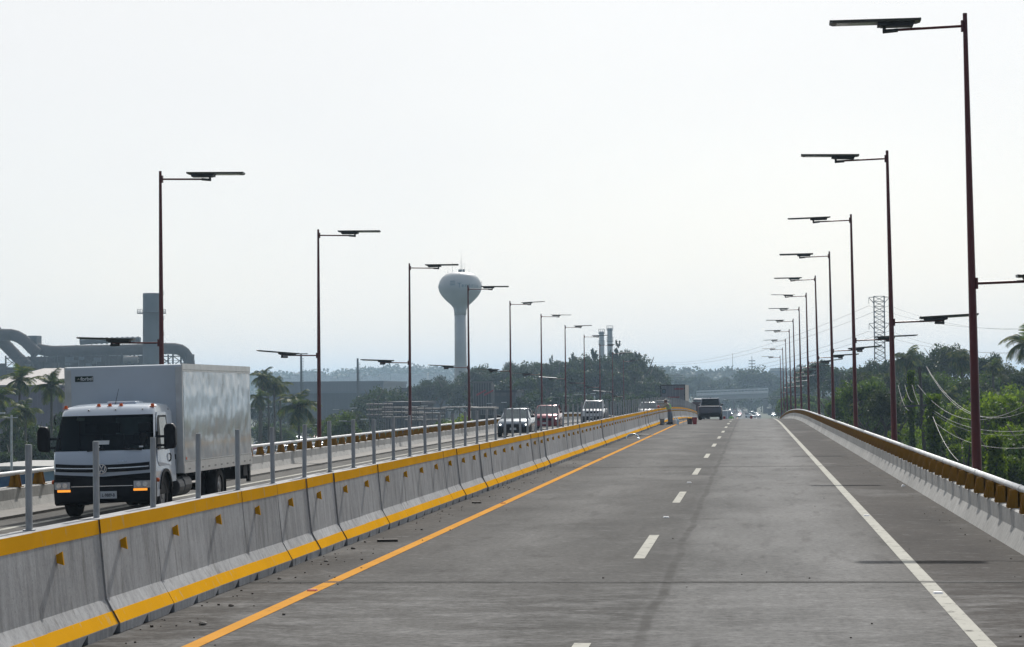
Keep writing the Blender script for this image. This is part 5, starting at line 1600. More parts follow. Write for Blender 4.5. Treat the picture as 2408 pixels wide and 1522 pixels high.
for i in range(12):
    treep(1850 + 14 * i, 930 + tr_rnd.uniform(-8, 8), 420 + 10 * i, 24, 'far', MAT['leaf_mid'], 'green tree at the foot of the far right lamp posts', 'trees beyond the far right lamps', low=-.1)

for i in range(12):
    treep(1640 + 15 * i, 926 + tr_rnd.uniform(-3, 6), 1040 + 12 * (i % 4), 18, 'far', MAT['leaf_dark'], 'dark low tree seen beneath the overpass', 'trees beneath the overpass', low=-.2)
# dark rows behind the car park and the palms
for i in range(30):
    px = 585 + 17 * i + tr_rnd.uniform(-6, 6)
    treep(px, tr_rnd.uniform(975, 1003), tr_rnd.uniform(492, 545), tr_rnd.uniform(20, 30), 'far', [MAT['leaf_dark'], MAT['leaf_mid'], MAT['leaf_olive']][i % 3], 'dark tree in the row behind the car park', 'trees behind the car park', low=-.1)
for i in range(12):
    treep(590 + 9 * i, tr_rnd.uniform(930, 962), tr_rnd.uniform(540, 600), tr_rnd.uniform(16, 24), 'far', MAT['leaf_dark'], 'dark tree behind the palms by the truck box', 'trees behind the car park', low=-.1)
for i in range(18):
    treep(170 + 23 * i, tr_rnd.uniform(955, 985), tr_rnd.uniform(500, 600), tr_rnd.uniform(22, 32), 'far', [MAT['leaf_dark'], MAT['leaf_mid'], MAT['leaf_olive']][i % 3], 'dark tree on the plain behind the truck', 'trees behind the truck', low=-.1)
# undergrowth filling the right hand slope
for i in range(54):
    d = 152 + 2.6 * i + tr_rnd.uniform(-4, 4)
    x = tr_rnd.uniform(7.5, 6.5 + d * .115)
    tree(x, d, tr_rnd.uniform(3.5, 7.0), tr_rnd.uniform(2.0, 3.4), 'broad', [MAT['leaf_mid'], MAT['leaf_bright'], MAT['leaf_dark'], MAT['vine'], MAT['leaf_olive']][i % 5], 'leafy shrub in the tangled undergrowth of the right hand slope', 'undergrowth on the right slope', name='bush', low=-.1, cat='bush')

# far wooded hills: one mass of tree clumps on a ridge
def hills(label, pts, d, depth, seed, m):
    mb = MB(); n = len(pts)
    tops = [P(px, py + 7, d) for px, py in pts]
    rings = []
    for t_ in tops:
        rings.append([(t_.x, d - depth, G - 1), (t_.x, d - depth * .45, G + (t_.z - G) * .55), (t_.x, d, t_.z), (t_.x, d + depth, G - 1)])
    vs = [v for r_ in rings for v in r_]
    fs = [(i * 4 + j, i * 4 + j + 1, (i + 1) * 4 + j + 1, (i + 1) * 4 + j) for i in range(n - 1) for j in range(3)]
    mb.add(vs, fs)
    tag(mb.build('hill', MAT['ground'], smooth=True), label, kind='structure')
    rg = np.random.default_rng(seed)
    C = []
    for _ in range(900):
        u = rg.uniform(0, n - 1.001); i = int(u); f = u - i
        a = np.array(tops[i]) * (1 - f) + np.array(tops[i + 1]) * f
        t_ = rg.random() ** 1.6
        y = d - depth * .8 * t_
        hfrac = 1 - .45 * (t_ * .8 / .45) if t_ * .8 < .45 else .55 * (1 - (t_ * .8 - .45) / .55)
        cz_ = G + (a[2] - G) * max(0, hfrac)
        r = rg.uniform(2.5, 6.5) * d / 2400
        k = 22
        dd = rg.normal(0, 1, (k, 3)); dd /= np.linalg.norm(dd, axis=1)[:, None]
        C.append(np.array([a[0] * y / d, y, cz_ + r * .6]) + dd * r * rg.uniform(.6, 1.05, (k, 1)) * np.array([1.2, 1.2, .85]))
    C = np.concatenate(C)
    tag(obj('hill_woods', cloud_mesh('hill_woods', C, np.tile([0, -.3, 1.0], (len(C), 1)), 1.9 * d / 2400, m, seed)), 'hazy woods covering the ' + label, kind='stuff')
    return tops


h1 = hills('far blue hill left of the water tower', [(380, 905), (470, 898), (560, 888), (600, 882), (650, 882), (700, 884), (740, 876), (790, 878), (830, 872), (870, 870), (905, 866), (960, 866), (1010, 868), (1060, 868), (1110, 870), (1160, 878), (1250, 890)], 2400, 300, 1, MAT['hill'])
hills('far low ridge straight ahead', [(1480, 870), (1560, 868), (1620, 874), (1680, 878), (1720, 872), (1760, 884), (1830, 876), (1900, 868), (1980, 872), (2060, 880), (2200, 890)], 1700, 220, 2, MAT['hill'])
treep(905, 852, 2350, 26, 'far', MAT['leaf_dark'], 'large rounded tree crowning the far hill', None, low=.2)
hr = random.Random(8)
for i in range(22):
    px = 660 + 19 * i + hr.uniform(-6, 6)
    p = P(px, 884 + hr.uniform(-8, 8), 2180)
    wd, hh = hr.uniform(7, 13), hr.uniform(4, 7)
    t = thing('hillside_house', 'tiny pale house among the trees of the far hill', 'house', (p.x, 2180, p.z - hh), (0, 0, hr.uniform(-.4, .4)), 'houses on the far hill')
    MB().bx((-wd / 2, -4, -9), (wd / 2, 4, hh)).build('wall', MAT['cream'], t)
    MB().bx((-wd / 2 - .4, -4.4, hh), (wd / 2 + .4, 4.4, hh + .5)).build('roof', MAT['pale_roof'], t)

# ------------------------------------------------------------------ works, sheds, towers in the distance
def wbox(px0, px1, ytop, ybot, d, depth):
    a, b = P(px0, ytop, d), P(px1, ybot, d)
    return (a.x, d, (b.z if ybot else G - .5)), (b.x, d + depth, a.z)


def shed(name, label, cat, px0, px1, ytop, d, depth, wall_m, roof_m, ribs=0, roof_h=.5, parts=()):
    (x0, y0, z0), (x1, y1, z1) = wbox(px0, px1, ytop, None or 0, d, depth) if False else ((P(px0, ytop, d).x, d, 0), (P(px1, ytop, d).x, d + depth, P((px0 + px1) / 2, ytop, d).z))
    h = z1 - G
    t = thing(name, label, cat, ((x0 + x1) / 2, d, G))
    w_ = (x1 - x0) / 2
    mb = MB(); mb.bx((-w_, 0, -.5), (w_, depth, h - roof_h)); mb.build('wall', wall_m, t)
    MB().bx((-w_ - .4, -.4, h - roof_h), (w_ + .4, depth + .4, h)).build('roof', roof_m, t)
    if ribs:
        n = ribs; rb = MB()
        for k in range(n + 1): rb.bx((-w_ + 2 * w_ * k / n - .09, -.14, -.5), (-w_ + 2 * w_ * k / n + .09, -.004, h - roof_h - .02))
        tag(rb.build('cladding_rib', wall_m, t), kind='stuff')
    return t, w_, h


shed('warehouse', 'long pale grey shed with a flat roof line below the far hill', 'warehouse', 660, 900, 897, 860, 60, MAT['grey_wall'], MAT['grey_wall'], 30, 1)
shed('warehouse', 'darker grey shed in front of the long pale shed', 'warehouse', 625, 890, 921, 770, 50, MAT['dark_wall'], MAT['stack'], 26, .6)
shed('warehouse', 'low dark shed between the big dark trees and the water tower', 'warehouse', 933, 1052, 912, 690, 40, MAT['dark_wall'], MAT['dark_wall'], 14)
shed('warehouse', 'dark low building behind the pipe rack', 'warehouse', 905, 985, 945, 420, 20, MAT['dark_wall'], MAT['dark_wall'], 10)

# mauve warehouse behind the palms
t, w_, h = shed('warehouse', 'mauve warehouse with a pale sheet roof behind the palms', 'warehouse', -40, 146, 905, 430, 40, MAT['purple_wall'], MAT['purple_wall'], 16)
hh = P(60, 880, 470).z - G
rf = MB(); rf.add([(-w_ - .5, -.6, h - .02), (w_ + .5, -.6, h - .02), (w_ + .5, 40, hh + 1.2), (-w_ - .5, 40, hh + 1.2), (-w_ - .5, -.6, h - .3), (w_ + .5, -.6, h - .3), (w_ + .5, 40, hh + .9), (-w_ - .5, 40, hh + .9)], [(0, 1, 2, 3), (4, 5, 6, 7), (0, 1, 5, 4), (1, 2, 6, 5), (2, 3, 7, 6), (3, 0, 4, 7)])
rf.build('pitched_roof', MAT['pale_roof'], t)
# blue building by the parapet
t, w_, h = shed('warehouse', 'low blue building with a flat grey roof beside the left parapet', 'building', -60, 150, 1096, 185, 16, MAT['blue_wall'], MAT['concrete_wall'], 0, .35)
MB().bx((w_ * .55, -.03, .2), (w_ * .78, -.001, h - .36)).build('pale_panel', MAT['pale_blue'], t)
MB().bx((-w_ * .58, -.6, h - .75), (-w_ * .36, -.001, h - .2)).build('awning', MAT['cream'], t)
for k, (xx, ww) in enumerate(((.62, .9), (.82, .6), (.72, .5))):
    MB().bx((w_ * xx - ww / 2, 12, h), (w_ * xx + ww / 2, 13.2, h + .9 + .2 * k)).build('roof_tank', MAT['concrete_wall'], t)
p = P(27, 976, 176)
t = thing('light_pole', 'white light pole with a short crossarm at the left picture edge', 'light pole', (p.x, 176, G))
MB().cyl((0, 0, -.3), (0, 0, p.z - G), .12, .085, 10).build('pole', MAT['white_tube'], t, smooth=40)
MB().bx((-.5, -.04, p.z - G - .25), (.5, .04, p.z - G - .18)).build('crossarm', MAT['white_tube'], t)
MB().bx((-1.3, -.12, p.z - G + .1), (-.55, .12, p.z - G + .22)).build('lamp_head', MAT['white'], t)


def px3(px, py, d): return P(px, py, d)


D = 700.0
S7 = FPX / D
def steel_mill():
    o = P(230, 860, D)
    T = thing('steel_mill', 'dusty steel mill with thick curved ducts over a dark steel frame', 'factory', (o.x, D, G))
    L = lambda px, py, dd=0: P(px, py, D) - Vector((o.x, D, G)) + Vector((0, dd, 0))
    def duct(pts, rpx, dd=0, m='mill_grey', rings=True, sub=5):
        # smooth the path
        q = [L(*p_, dd) for p_ in pts]; path = []
        for i in range(len(q) - 1):
            p0, p1, p2, p3 = q[max(i - 1, 0)], q[i], q[i + 1], q[min(i + 2, len(q) - 1)]
            for k in range(sub):
                u = k / sub
                path.append(.5 * ((2 * p1) + (p2 - p0) * u + (2 * p0 - 5 * p1 + 4 * p2 - p3) * u * u + (3 * p1 - p0 - 3 * p2 + p3) * u ** 3))
        path.append(q[-1])
        mb = MB(); mb.tube(path, rpx / S7, 16)
        o_ = mb.build('duct', MAT[m], T, smooth=40)
        if rings:
            rb = MB()
            for k in range(1, len(path) - 1, 3):
                d_ = (path[k + 1] - path[k - 1]).normalized()
                rb.cyl(path[k] - d_ * .12, path[k] + d_ * .12, rpx / S7 * 1.05, n=16)
            rb.build('stiffener_ring', MAT['mill_grey'], o_)
        return o_
    duct([(78, 818), (120, 826), (180, 825), (240, 824), (300, 823), (360, 821), (405, 820), (428, 825), (441, 840), (446, 862), (446, 900)], 13.5)
    duct([(-60, 800), (-20, 791), (15, 788), (42, 790), (64, 802), (82, 820), (95, 832)], 14, -3)
    duct([(-30, 778), (-6, 798), (15, 818), (38, 842), (60, 862), (70, 885)], 14.5, 2)
    duct([(-30, 760), (-12, 768), (5, 785)], 9, -1)
    duct([(200, 806), (240, 803), (290, 801), (340, 800)], 6.5, -5, 'stack', False)
    rb = MB()
    for k in range(12):
        a = L(202 + 12 * k, 803.5 - .3 * k, -5); rb.cyl(a - Vector((.28, 0, 0)), a + Vector((.28, 0, 0)), 8.2 / S7, n=14)
    rb.build('stiffener_ring', MAT['stack'], T)
    duct([(304, 848), (318, 847), (337, 847)], 9, -6, 'pale_roof', False)
    duct([(380, 848), (396, 848)], 8, -6, 'pale_roof', False)
    b = L(70, 790); c = L(91, 812)
    MB().bx((b.x, -2, c.z), (c.x, 3, b.z)).build('hoist_house', MAT['stack'], T)
    # frame below the ducts
    fr = MB()
    z0, z1 = 0, L(200, 840).z
    xs = [L(28 + 30 * k, 850).x for k in range(15)]
    for k, x in enumerate(xs):
        for y in (-6, 4): fr.cyl((x, y, z0), (x, y, z1 + .6), .3, n=6)
        if k:
            xa = xs[k - 1]
            for zz in (z1, z1 - 3.2, z1 - 6.2):
                fr.bx((xa, -6.2, zz - .3), (x, -5.8, zz)); 
            fr.cyl((xa, -6, z1 - 3.2), (x, -6, z1), .14, n=5); fr.cyl((x, -6, z1 - 3.2), (xa, -6, z1), .14, n=5)
            fr.cyl((xa, -6, z1 - 6.2), (x, -6, z1 - 3.2), .14, n=5)
            fr.bx((xa, -6.3, z1 - 2.2), (x, -6.2, z1 - 2.1)); fr.bx((xa, -6.3, z1 - 1.6), (x, -6.2, z1 - 1.5))
    fr.build('steel_frame', MAT['mill_dark'], T)
    a, c = L(24, 868), L(362, 868)
    MB().bx((a.x, 5, 0), (c.x, 12, L(200, 837).z)).build('wall', MAT['mill_dark'], T)
    a, c = L(-30, 862), L(24, 862)
    MB().bx((a.x, 0, 0), (c.x, 20, L(0, 864).z)).build('wall', MAT['mill_grey'], T)
    eq = random.Random(3)
    for k in range(26):
        x = eq.uniform(a.x, L(440, 860).x); z = eq.uniform(L(0, 880).z, L(0, 846).z)
        s_ = eq.uniform(.5, 1.4)
        MB().bx((x - s_, -7.2, z - s_ * .6), (x + s_, -6.4, z + s_ * .6)).build('machinery_box', MAT[eq.choice(['stack', 'mill_grey', 'grey_wall'])], T)
    # railing along the duct
    rl = MB()
    for k in range(15):
        p_ = L(34 + 28 * k, 872)
        rl.bx((p_.x - .05, -6.6, p_.z - 1), (p_.x + .05, -6.5, p_.z))
    p0, p1 = L(30, 872), L(446, 870)
    rl.cyl((p0.x, -6.55, p0.z), (p1.x, -6.55, p1.z), .06, n=5)
    rl.build('railing', MAT['steel_frame'], T)
    # chimney
    C = P(356, 690, D - 12)
    K = thing('chimney', 'wide grey steel chimney with ring platforms beside the mill ducts', 'chimney', (C.x, D - 12, G))
    H = C.z - G
    MB().lathe([(2.9, -.5), (2.85, 4), (2.72, H * .55), (2.64, H - 1.2), (2.68, H - 1.1), (2.68, H - .6), (2.62, H - .5), (2.62, H), (2.3, H), (2.3, H - 2)], 28).build('shaft', MAT['stack'], K, smooth=30)
    for zz, r0, full in ((P(356, 741, D).z - G, 4.5, 1), (P(356, 698, D).z - G, 3.7, 0), (P(356, 756, D).z - G, 3.7, 0), (P(356, 792, D).z - G, 3.7, 0)):
        pl = MB()
        if full: pl.lathe([(2.6, 0), (r0, 0), (r0, .25), (2.6, .25)], 24, (0, 0, zz))
        else: pl.bx((2.5, -1, zz), (r0, 1, zz + .22)); pl.cyl((2.6, 0, zz - .9), (r0 - .2, 0, zz), .08, n=5)
        p_ = pl.build('platform', MAT['mill_dark'], K)
        rl = MB()
        if full:
            for k in range(20):
                a_ = 2 * PI * k / 20; c_, s_ = r0 * .98 * math.cos(a_), r0 * .98 * math.sin(a_)
                rl.cyl((c_, s_, zz + .2), (c_, s_, zz + 1.3), .05, n=4)
                b_ = a_ + 2 * PI / 20
                for q in (.7, 1.3): rl.cyl((c_, s_, zz + q), (r0 * .98 * math.cos(b_), r0 * .98 * math.sin(b_), zz + q), .045, n=4)
        else:
            for yy in (-1, 1):
                for xx in (2.7, r0): rl.cyl((xx, yy, zz + .2), (xx, yy, zz + 1.2), .05, n=4)
                for q in (.7, 1.2): rl.cyl((2.7, yy, zz + q), (r0, yy, zz + q), .045, n=4)
            for q in (.7, 1.2): rl.cyl((r0, -1, zz + q), (r0, 1, zz + q), .045, n=4)
        rl.build('railing', MAT['steel_frame'], p_)
    ld = MB()
    for yy in (-.25, .25): ld.cyl((2.95, yy, 2), (2.72, yy, H - .5), .05, n=4)
    for k in range(60): ld.cyl((2.9 - .2 * k / 60, -.25, 2 + k * (H - 3) / 60), (2.9 - .2 * k / 60, .25, 2 + k * (H - 3) / 60), .03, n=4)
    ld.build('ladder', MAT['steel_frame'], K)


steel_mill()


def water_tower():
    d = 780.0; s = FPX / d
    c = P(1081.5, 640, d)
    T = thing('water_tower', 'pale water tower with a bulbous tank on a slim stem', 'water tower', (c.x, d, G))
    pr = [(20, 641.2), (34, 645.5), (43, 653), (48.5, 662), (51.2, 671), (51.4, 678), (49.5, 686), (45, 694.5), (38, 703), (30, 711), (22, 718), (17, 724), (14.8, 731), (14.2, 742)]
    H = c.z - G
    zz = lambda y: H - (y - 640) / s
    MB().lathe([(r / s, zz(y)) for r, y in reversed([(.5, 640.0), (9, 640.3)] + pr)], 48).build('tank', MAT['tower'], T, smooth=True)
    MB().lathe([(17 / s, -.5), (15.5 / s, zz(940)), (14.2 / s, zz(830)), (14.0 / s, zz(741.8))], 36).build('stem', MAT['tower'], T, smooth=True)
    MB().lathe([(14.6 / s, zz(727)), (14.6 / s, zz(726))], 36).build('stem_ring', MAT['tower'], T)
    R_ = 51.5 / s
    def put(me, ang, z, nm='lettering'):
        r = R_ + .05
        o = obj(nm, me, T, (r * math.sin(ang), -r * math.cos(ang), z), (PI / 2, 0, ang))
        return o
    for base in (0.0, -2.09, 2.09):
        for k, ch in enumerate('Tenaris'):
            put(text_mesh(ch, 2.0 if k else 2.3, MAT['tower_blue'], .01, .01), base + .10 + .155 * k, zz(674))
        for q in range(3):
            m_ = MB().bx((-.95, -.02, -.13), (.95, .02, .13)).mesh('logo_bar', MAT['tower_blue'])
            o = obj('logo_bar', m_, T, ((R_ + .03) * math.sin(base - .22), -(R_ + .03) * math.cos(base - .22), zz(664 + 4.2 * q)), (0, 0, base - .22))
    for x, h_, r in ((.5, 7.5, .035), (.35, 4.2, .03), (1.0, 3.2, .03), (1.7, 3.1, .03), (-2.6, 3.6, .03), (-4.2, 1.4, .03), (3.2, 1.2, .03)):
        MB().cyl((x, 0, H - .4), (x, 0, H + h_), r * 1.6, r * .8, 6).build('antenna', MAT['steel_frame'], T)
    for x, w_ in ((-.1, .8), (.5, .5), (1.3, .7)):
        MB().bx((x - w_ / 2, -.5, H - .1), (x + w_ / 2, .5, H + .9)).build('roof_box', MAT['lamp_grey'], T)


water_tower()
for i, (px, wpx, yt, lb) in enumerate(((1414.5, 11.5, 780, 'left shorter one of two slim pale chimneys over the wood'), (1434, 12, 772, 'right taller one of two slim pale chimneys over the wood'))):
    d = 920.0; s = FPX / d; c = P(px, yt, d); H = c.z - G
    T = thing('chimney', lb, 'chimney', (c.x, d, G), group='twin chimneys')
    MB().lathe([(wpx / s * .62, -.5), (wpx / s * .55, H * .7), (wpx / s * .5, H - .3), (wpx / s * .5, H), (wpx / s * .4, H), (wpx / s * .4, H - 1)], 20).build('shaft', MAT['tower'], T, smooth=40)
    for zq in (H - .9, H - 5.5):
        pl = MB(); pl.lathe([(wpx / s * .4, 0), (wpx / s * .66, 0), (wpx / s * .66, .2), (wpx / s * .4, .2)], 16, (0, 0, zq)); p_ = pl.build('platform', MAT['grey_wall'], T)
        rl = MB()
        for k in range(10):
            a = 2 * PI * k / 10; x, y = wpx / s * .65 * math.cos(a), wpx / s * .65 * math.sin(a)
            rl.cyl((x, y, zq), (x, y, zq + 1.9), .05, n=4); b = a + 2 * PI / 10
            rl.cyl((x, y, zq + 1.9), (wpx / s * .65 * math.cos(b), wpx / s * .65 * math.sin(b), zq + 1.9), .05, n=4)
        rl.build('railing', MAT['grey_wall'], p_)
for px, yt, lb in ((708, 831, 'tall floodlight mast behind the second left lamp post'), (841, 843, 'tall bare mast between the second and third left lamp posts')):
    c = P(px, yt, 640); H = c.z - G
    T = thing('floodlight_mast', lb, 'mast', (c.x, 640, G))
    MB().cyl((0, 0, -.5), (0, 0, H), .42, .28, 10).build('pole', MAT['grey_wall'], T, smooth=40)
    st = MB()
    for k in range(34): st.bx((.25, -.05, H * .25 + k * H * .7 / 34), (.75, .05, H * .25 + k * H * .7 / 34 + .12))
    tag(st.build('climbing_rung', MAT['steel_frame'], T), kind='stuff')
    if px < 800: MB().bx((-1.9, -.2, H - .3), (1.9, .2, H)).build('lamp_bar', MAT['steel_frame'], T)

# columned plant with red diagonal stripe, cladded hall, shelter and pipe rack
def plant_building():
    d = 432.0
    a, b = P(1113, 897, d), P(1155, 957, d)
    T = thing('plant_building', 'open plant tower of pale columns with red diagonal stripes before the wood', 'building', ((a.x + b.x) / 2, d, G))
    w_ = (b.x - a.x) / 2; H = a.z - G
    for k in range(8):
        x = -w_ + 2 * w_ * k / 7
        MB().bx((x - .11, -.15, -.5), (x + .11, .15, H - .3)).build('column', MAT['steel_frame'], T)
    MB().bx((-w_ - .3, -.3, H - .35), (w_ + .3, .3, H)).build('top_beam', MAT['steel_frame'], T)
    MB().bx((-w_, 1.2, -.5), (w_, 6, H - .4)).build('wall', MAT['dark_wall'], T)
    for k in range(2):
        x = -w_ + .8 + 1.5 * k; z = H - 2.4
        MB().add([(x - .2, -.2, z - .45), (x + 1.6, -.2, z + .5), (x + 1.6, -.2, z + .8), (x - .2, -.2, z - .05), (x - .2, -.16, z - .45), (x + 1.6, -.16, z + .5), (x + 1.6, -.16, z + .8), (x - .2, -.16, z - .05)], [(0, 1, 2, 3), (4, 5, 6, 7), (0, 1, 5, 4), (2, 3, 7, 6)]).build('red_stripe', MAT['red_print'], T)


plant_building()
t, w_, h = shed('plant_hall', 'grey cladded hall with pale top panels right of the columned plant', 'building', 1158, 1212, 917, 440, 12, MAT['grey_wall'], MAT['dark_wall'], 12)
for k in range(3): MB().bx((-w_ + .3 + 1.45 * k, -.2, h - 1.2), (-w_ + 1.3 + 1.45 * k, -.15, h - .55)).build('pale_panel', MAT['steel_frame'], t)
t = thing('shelter', 'flat roofed shelter on posts behind the left parapet', 'shelter', (P(1133, 960, 300).x, 300, G))
h = P(1133, 958, 300).z - G
MB().bx((-1.7, 0, h - .28), (1.7, 5, h)).build('roof', MAT['pale_roof'], t)
for xx in (-1.4, -.4, .6, 1.4): MB().bx((xx - .09, .3, -.3), (xx + .09, .5, h - .28)).build('post', MAT['steel_frame'], t)
MB().bx((-.6, 1.5, -.3), (1.5, 4.5, h - 1.0)).build('kiosk', MAT['grey_wall'], t)
t = thing('shelter', 'long thin canopy just left of the flat roofed shelter', 'shelter', (P(1078, 960, 340).x, 340, G))
h = P(1078, 957, 340).z - G
MB().bx((-2.6, 0, h - .14), (2.6, 4, h)).build('roof', MAT['pale_roof'], t)
for xx in (-2.3, 0, 2.3): MB().bx((xx - .08, 1.5, -.3), (xx + .08, 1.7, h - .14)).build('post', MAT['steel_frame'], t)
for n_, (xa, xb, ys, d, lb) in enumerate(((868, 912, (953, 966, 978), 352, 'left bay of the pale pipe rack beyond the car park'), (905, 985, (961, 972, 984), 346, 'middle bay of the pale pipe rack beyond the car park'), (960, 1036, (964, 975, 990), 338, 'right bay of the pale pipe rack beyond the car park'))):
    a, b = P(xa, ys[0], d), P(xb, ys[-1], d)
    T = thing('pipe_rack', lb, 'pipe rack', ((a.x + b.x) / 2, d, G), group='pipe rack bays')
    w_ = (b.x - a.x) / 2; h = a.z - G
    for k in range(5):
        for yy in (0, 2.5):
            x = -w_ + 2 * w_ * k / 4
            MB().bx((x - .07, yy - .07, -.3), (x + .07, yy + .07, h + .3)).build('post', MAT['steel_frame'], T)
    for y_ in ys:
        z = P((xa + xb) / 2, y_, d).z - G
        for yy in (0, 2.5): MB().bx((-w_ - .4, yy - .08, z - .07), (w_ + .4, yy + .08, z + .05)).build('beam', MAT['steel_frame'], T)
        pm = MB(); pm.cyl((-w_ - .6, 1.1, z + .16), (w_ + .6, 1.1, z + .16), .11, n=8); pm.build('pipe', MAT['pale_roof'], T, smooth=40)
# small street lamps on the low road
sl_spots = [(714, 1002, 300), (811, 963, 350), (832, 990, 290), (975, 958, 330), (1012, 982, 300), (1040, 966, 360), (1168, 949, 430), (1212, 946, 450), (1240, 942, 470), (1270, 940, 480), (1315, 934, 430), (1345, 931, 450), (1378, 928, 430), (612, 960, 360)]
gl = 'pale street lamps on the low road'
for k, (px, py, d) in enumerate(sl_spots):
    c = P(px, py, d); g_ = gz(c.x, d)
    where = 'by the car park' if px < 900 else 'near the pipe rack' if px < 1100 else 'in front of the left hand wood'
    T = thing('street_lamp', 'thin pale double arm street lamp %s' % where, 'street lamp', (c.x, d, g_), (0, 0, .3 * math.sin(k)), gl)
    H = c.z - g_
    MB().cyl((0, 0, -.3), (0, 0, H), .09, .05, 8).build('pole', MAT['steel_frame'], T)
    for s in (-1, 1):
        MB().cyl((0, 0, H - .12), (s * 1.3, 0, H + .10 * s + .05), .04, n=6).build('arm', MAT['steel_frame'], T)
        MB().bx((s * .9, -.14, H + .06 + .08 * s), (s * 1.9, .14, H + .15 + .1 * s)).build('lamp_head', MAT['white'], T)
# parked cars
pk = random.Random(5)
protos = {}
pc = [('white', (.74, .75, .75), 'white'), ('silver', (.45, .46, .47), 'silver'), ('graphite', (.06, .065, .07), 'dark grey'), ('blue_grey', (.17, .21, .25), 'blue grey'), ('crimson', (.22, .012, .035), 'red')]
n_ = 0
for row, (d, yy) in enumerate(((372, 0), (388, 0), (404, 0), (422, 0), (442, 0), (464, 0))):
    xa, xb = P(590, 1060, d).x, P(1010 - 30 * row, 1060, d).x
    x = xa
    while x < xb:
        x += 2.55
        if pk.random() < .2: continue
        pn, col, nm = pk.choice(pc[:3] + pc[:2] + pc)
        kd = pk.choice(['sedan', 'hatch', 'suv'])
        lab = '%s %s in the car park below the left parapet' % (nm, {'sedan': 'saloon car', 'hatch': 'hatchback', 'suv': 'tall car'}[kd])
        key = (kd, pn)
        rot = R(-38) + pk.choice([0, PI]) + pk.uniform(-.05, .05)
        if key not in protos:
            t = protos[key] = car(kd, pn, col, lab, 'car', x, d, rot, 'cars in the car park', False, False, G + .02)
        else:
            t = copy_tree(protos[key]); t.location = (x, d, G + .02); t.rotation_euler = (0, 0, rot)
lot = MB(); a, b = P(560, 1060, 355), P(1040, 1060, 480)
lot.quad((a.x - 8, 355, G + .012), (b.x + 30, 355, G + .012), (b.x + 8, 480, G + .012), (a.x - 14, 480, G + .012))
struct('car_park', lot, MAT['asphalt2'], 'asphalt car park below the left parapet')

# overpass and what stands by it
def overpass():
    d = 1000.0
    a, b = P(1638, 940, d), P(1807, 938, d)
    T = thing('overpass', 'grey overpass with two bright rails crossing the far road', 'overpass', ((a.x + b.x) / 2, d, G))
    w_ = (b.x - a.x) / 2
    zt, zm, zb = P(1722, 917, d).z - G, P(1722, 923, d).z - G, P(1722, 938.5, d).z - G
    tilt = .9
    def slab(nm, z0, z1, y0, y1, m):
        MB().add([(-w_, y0, z0 - tilt / 2), (w_, y0, z0 + tilt / 2), (w_, y1, z0 + tilt / 2), (-w_, y1, z0 - tilt / 2), (-w_, y0, z1 - tilt / 2), (w_, y0, z1 + tilt / 2), (w_, y1, z1 + tilt / 2), (-w_, y1, z1 - tilt / 2)], [(0, 1, 2, 3), (4, 5, 6, 7), (0, 1, 5, 4), (1, 2, 6, 5), (2, 3, 7, 6), (3, 0, 4, 7)]).build(nm, m, T)
    slab('girder', zb, zm - .9, 0, 9, MAT['concrete_wall'])
    slab('kerb', zm - .9, zm - .25, -.3, 9.3, MAT['white'])  # white on kerb and rails stands in for sunlight on their edges
    slab('rail', zm - .22, zm + .30, -.35, -.1, MAT['white'])
    slab('rail', zt - .40, zt + .25, -.35, -.1, MAT['white'])
    slab('rail', zt - .40, zt + .25, 9.1, 9.35, MAT['white'])
    for k in range(22):
        x = -w_ + 2 * w_ * k / 21; o = tilt / 2 * x / w_
        MB().bx((x - .12, -.3, zm - .3 + o), (x + .12, -.12, zt - .2 + o)).build('rail_post', MAT['galv'], T)
    for x in (-w_ + 1.2, w_ - 1.2): MB().bx((x - 1.2, 1, -.5), (x + 1.2, 8, zb - .5)).build('abutment', MAT['concrete_dark'], T)


overpass()
t, w_, h = shed('roadside_building', 'low grey roadside building with a bright roof edge right of the overpass', 'building', 1806, 1852, 958, 930, 10, MAT['concrete_dark'], MAT['cream'], 0, .5)
MB().bx((-w_ + .4, -.3, h + .0), (-w_ + 3.4, 2, h + 4.6)).build('sign_tower', MAT['cream'], t)
shed('office_block', 'pale flat topped office block on the far ridge', 'building', 1812, 1842, 866, 1640, 20, MAT['grey_wall'], MAT['cream'], 0, 2)
c = P(1768, 838, 1650); g_ = P(1768, 872, 1650).z
T = thing('radio_mast', 'thin radio mast on the far ridge ahead', 'mast', (c.x, 1650, g_ - 4))
MB().cyl((0, 0, 0), (0, 0, c.z - g_ + 4), .5, .2, 6).build('mast', MAT['steel_frame'], T)
for q in (.45, .6, .75): MB().bx((-2.4, -.3, (c.z - g_ + 4) * q), (2.4, .3, (c.z - g_ + 4) * q + .7)).build('antenna_arm', MAT['steel_frame'], T)
c = P(1723, 872, 1200)
T = thing('radio_mast', 'needle thin mast left of the overpass trees', 'mast', (c.x, 1200, G))
MB().cyl((0, 0, 0), (0, 0, P(1723, 848, 1200).z - G + 4), .25, .1, 6).build('mast', MAT['steel_frame'], T)

# ------------------------------------------------------------------ people
def skin_mesh(name, pts, edges, m, parent, levels=2, root=0):
    me = bpy.data.meshes.new(name)
    me.from_pydata([p[:3] for p in pts], edges, [])
    o = obj(name, me, parent)
    md = o.modifiers.new('skin', 'SKIN'); md.use_smooth_shade = True
    me.skin_vertices or bpy.context.view_layer.update()
    for k, v in enumerate(me.skin_vertices[0].data):
        r = pts[k][3]; v.radius = r if isinstance(r, tuple) else (r, r); v.use_root = k == root
    sb = o.modifiers.new('subsurf', 'SUBSURF'); sb.levels = levels; sb.render_levels = levels
    me.materials.append(m)
    return o


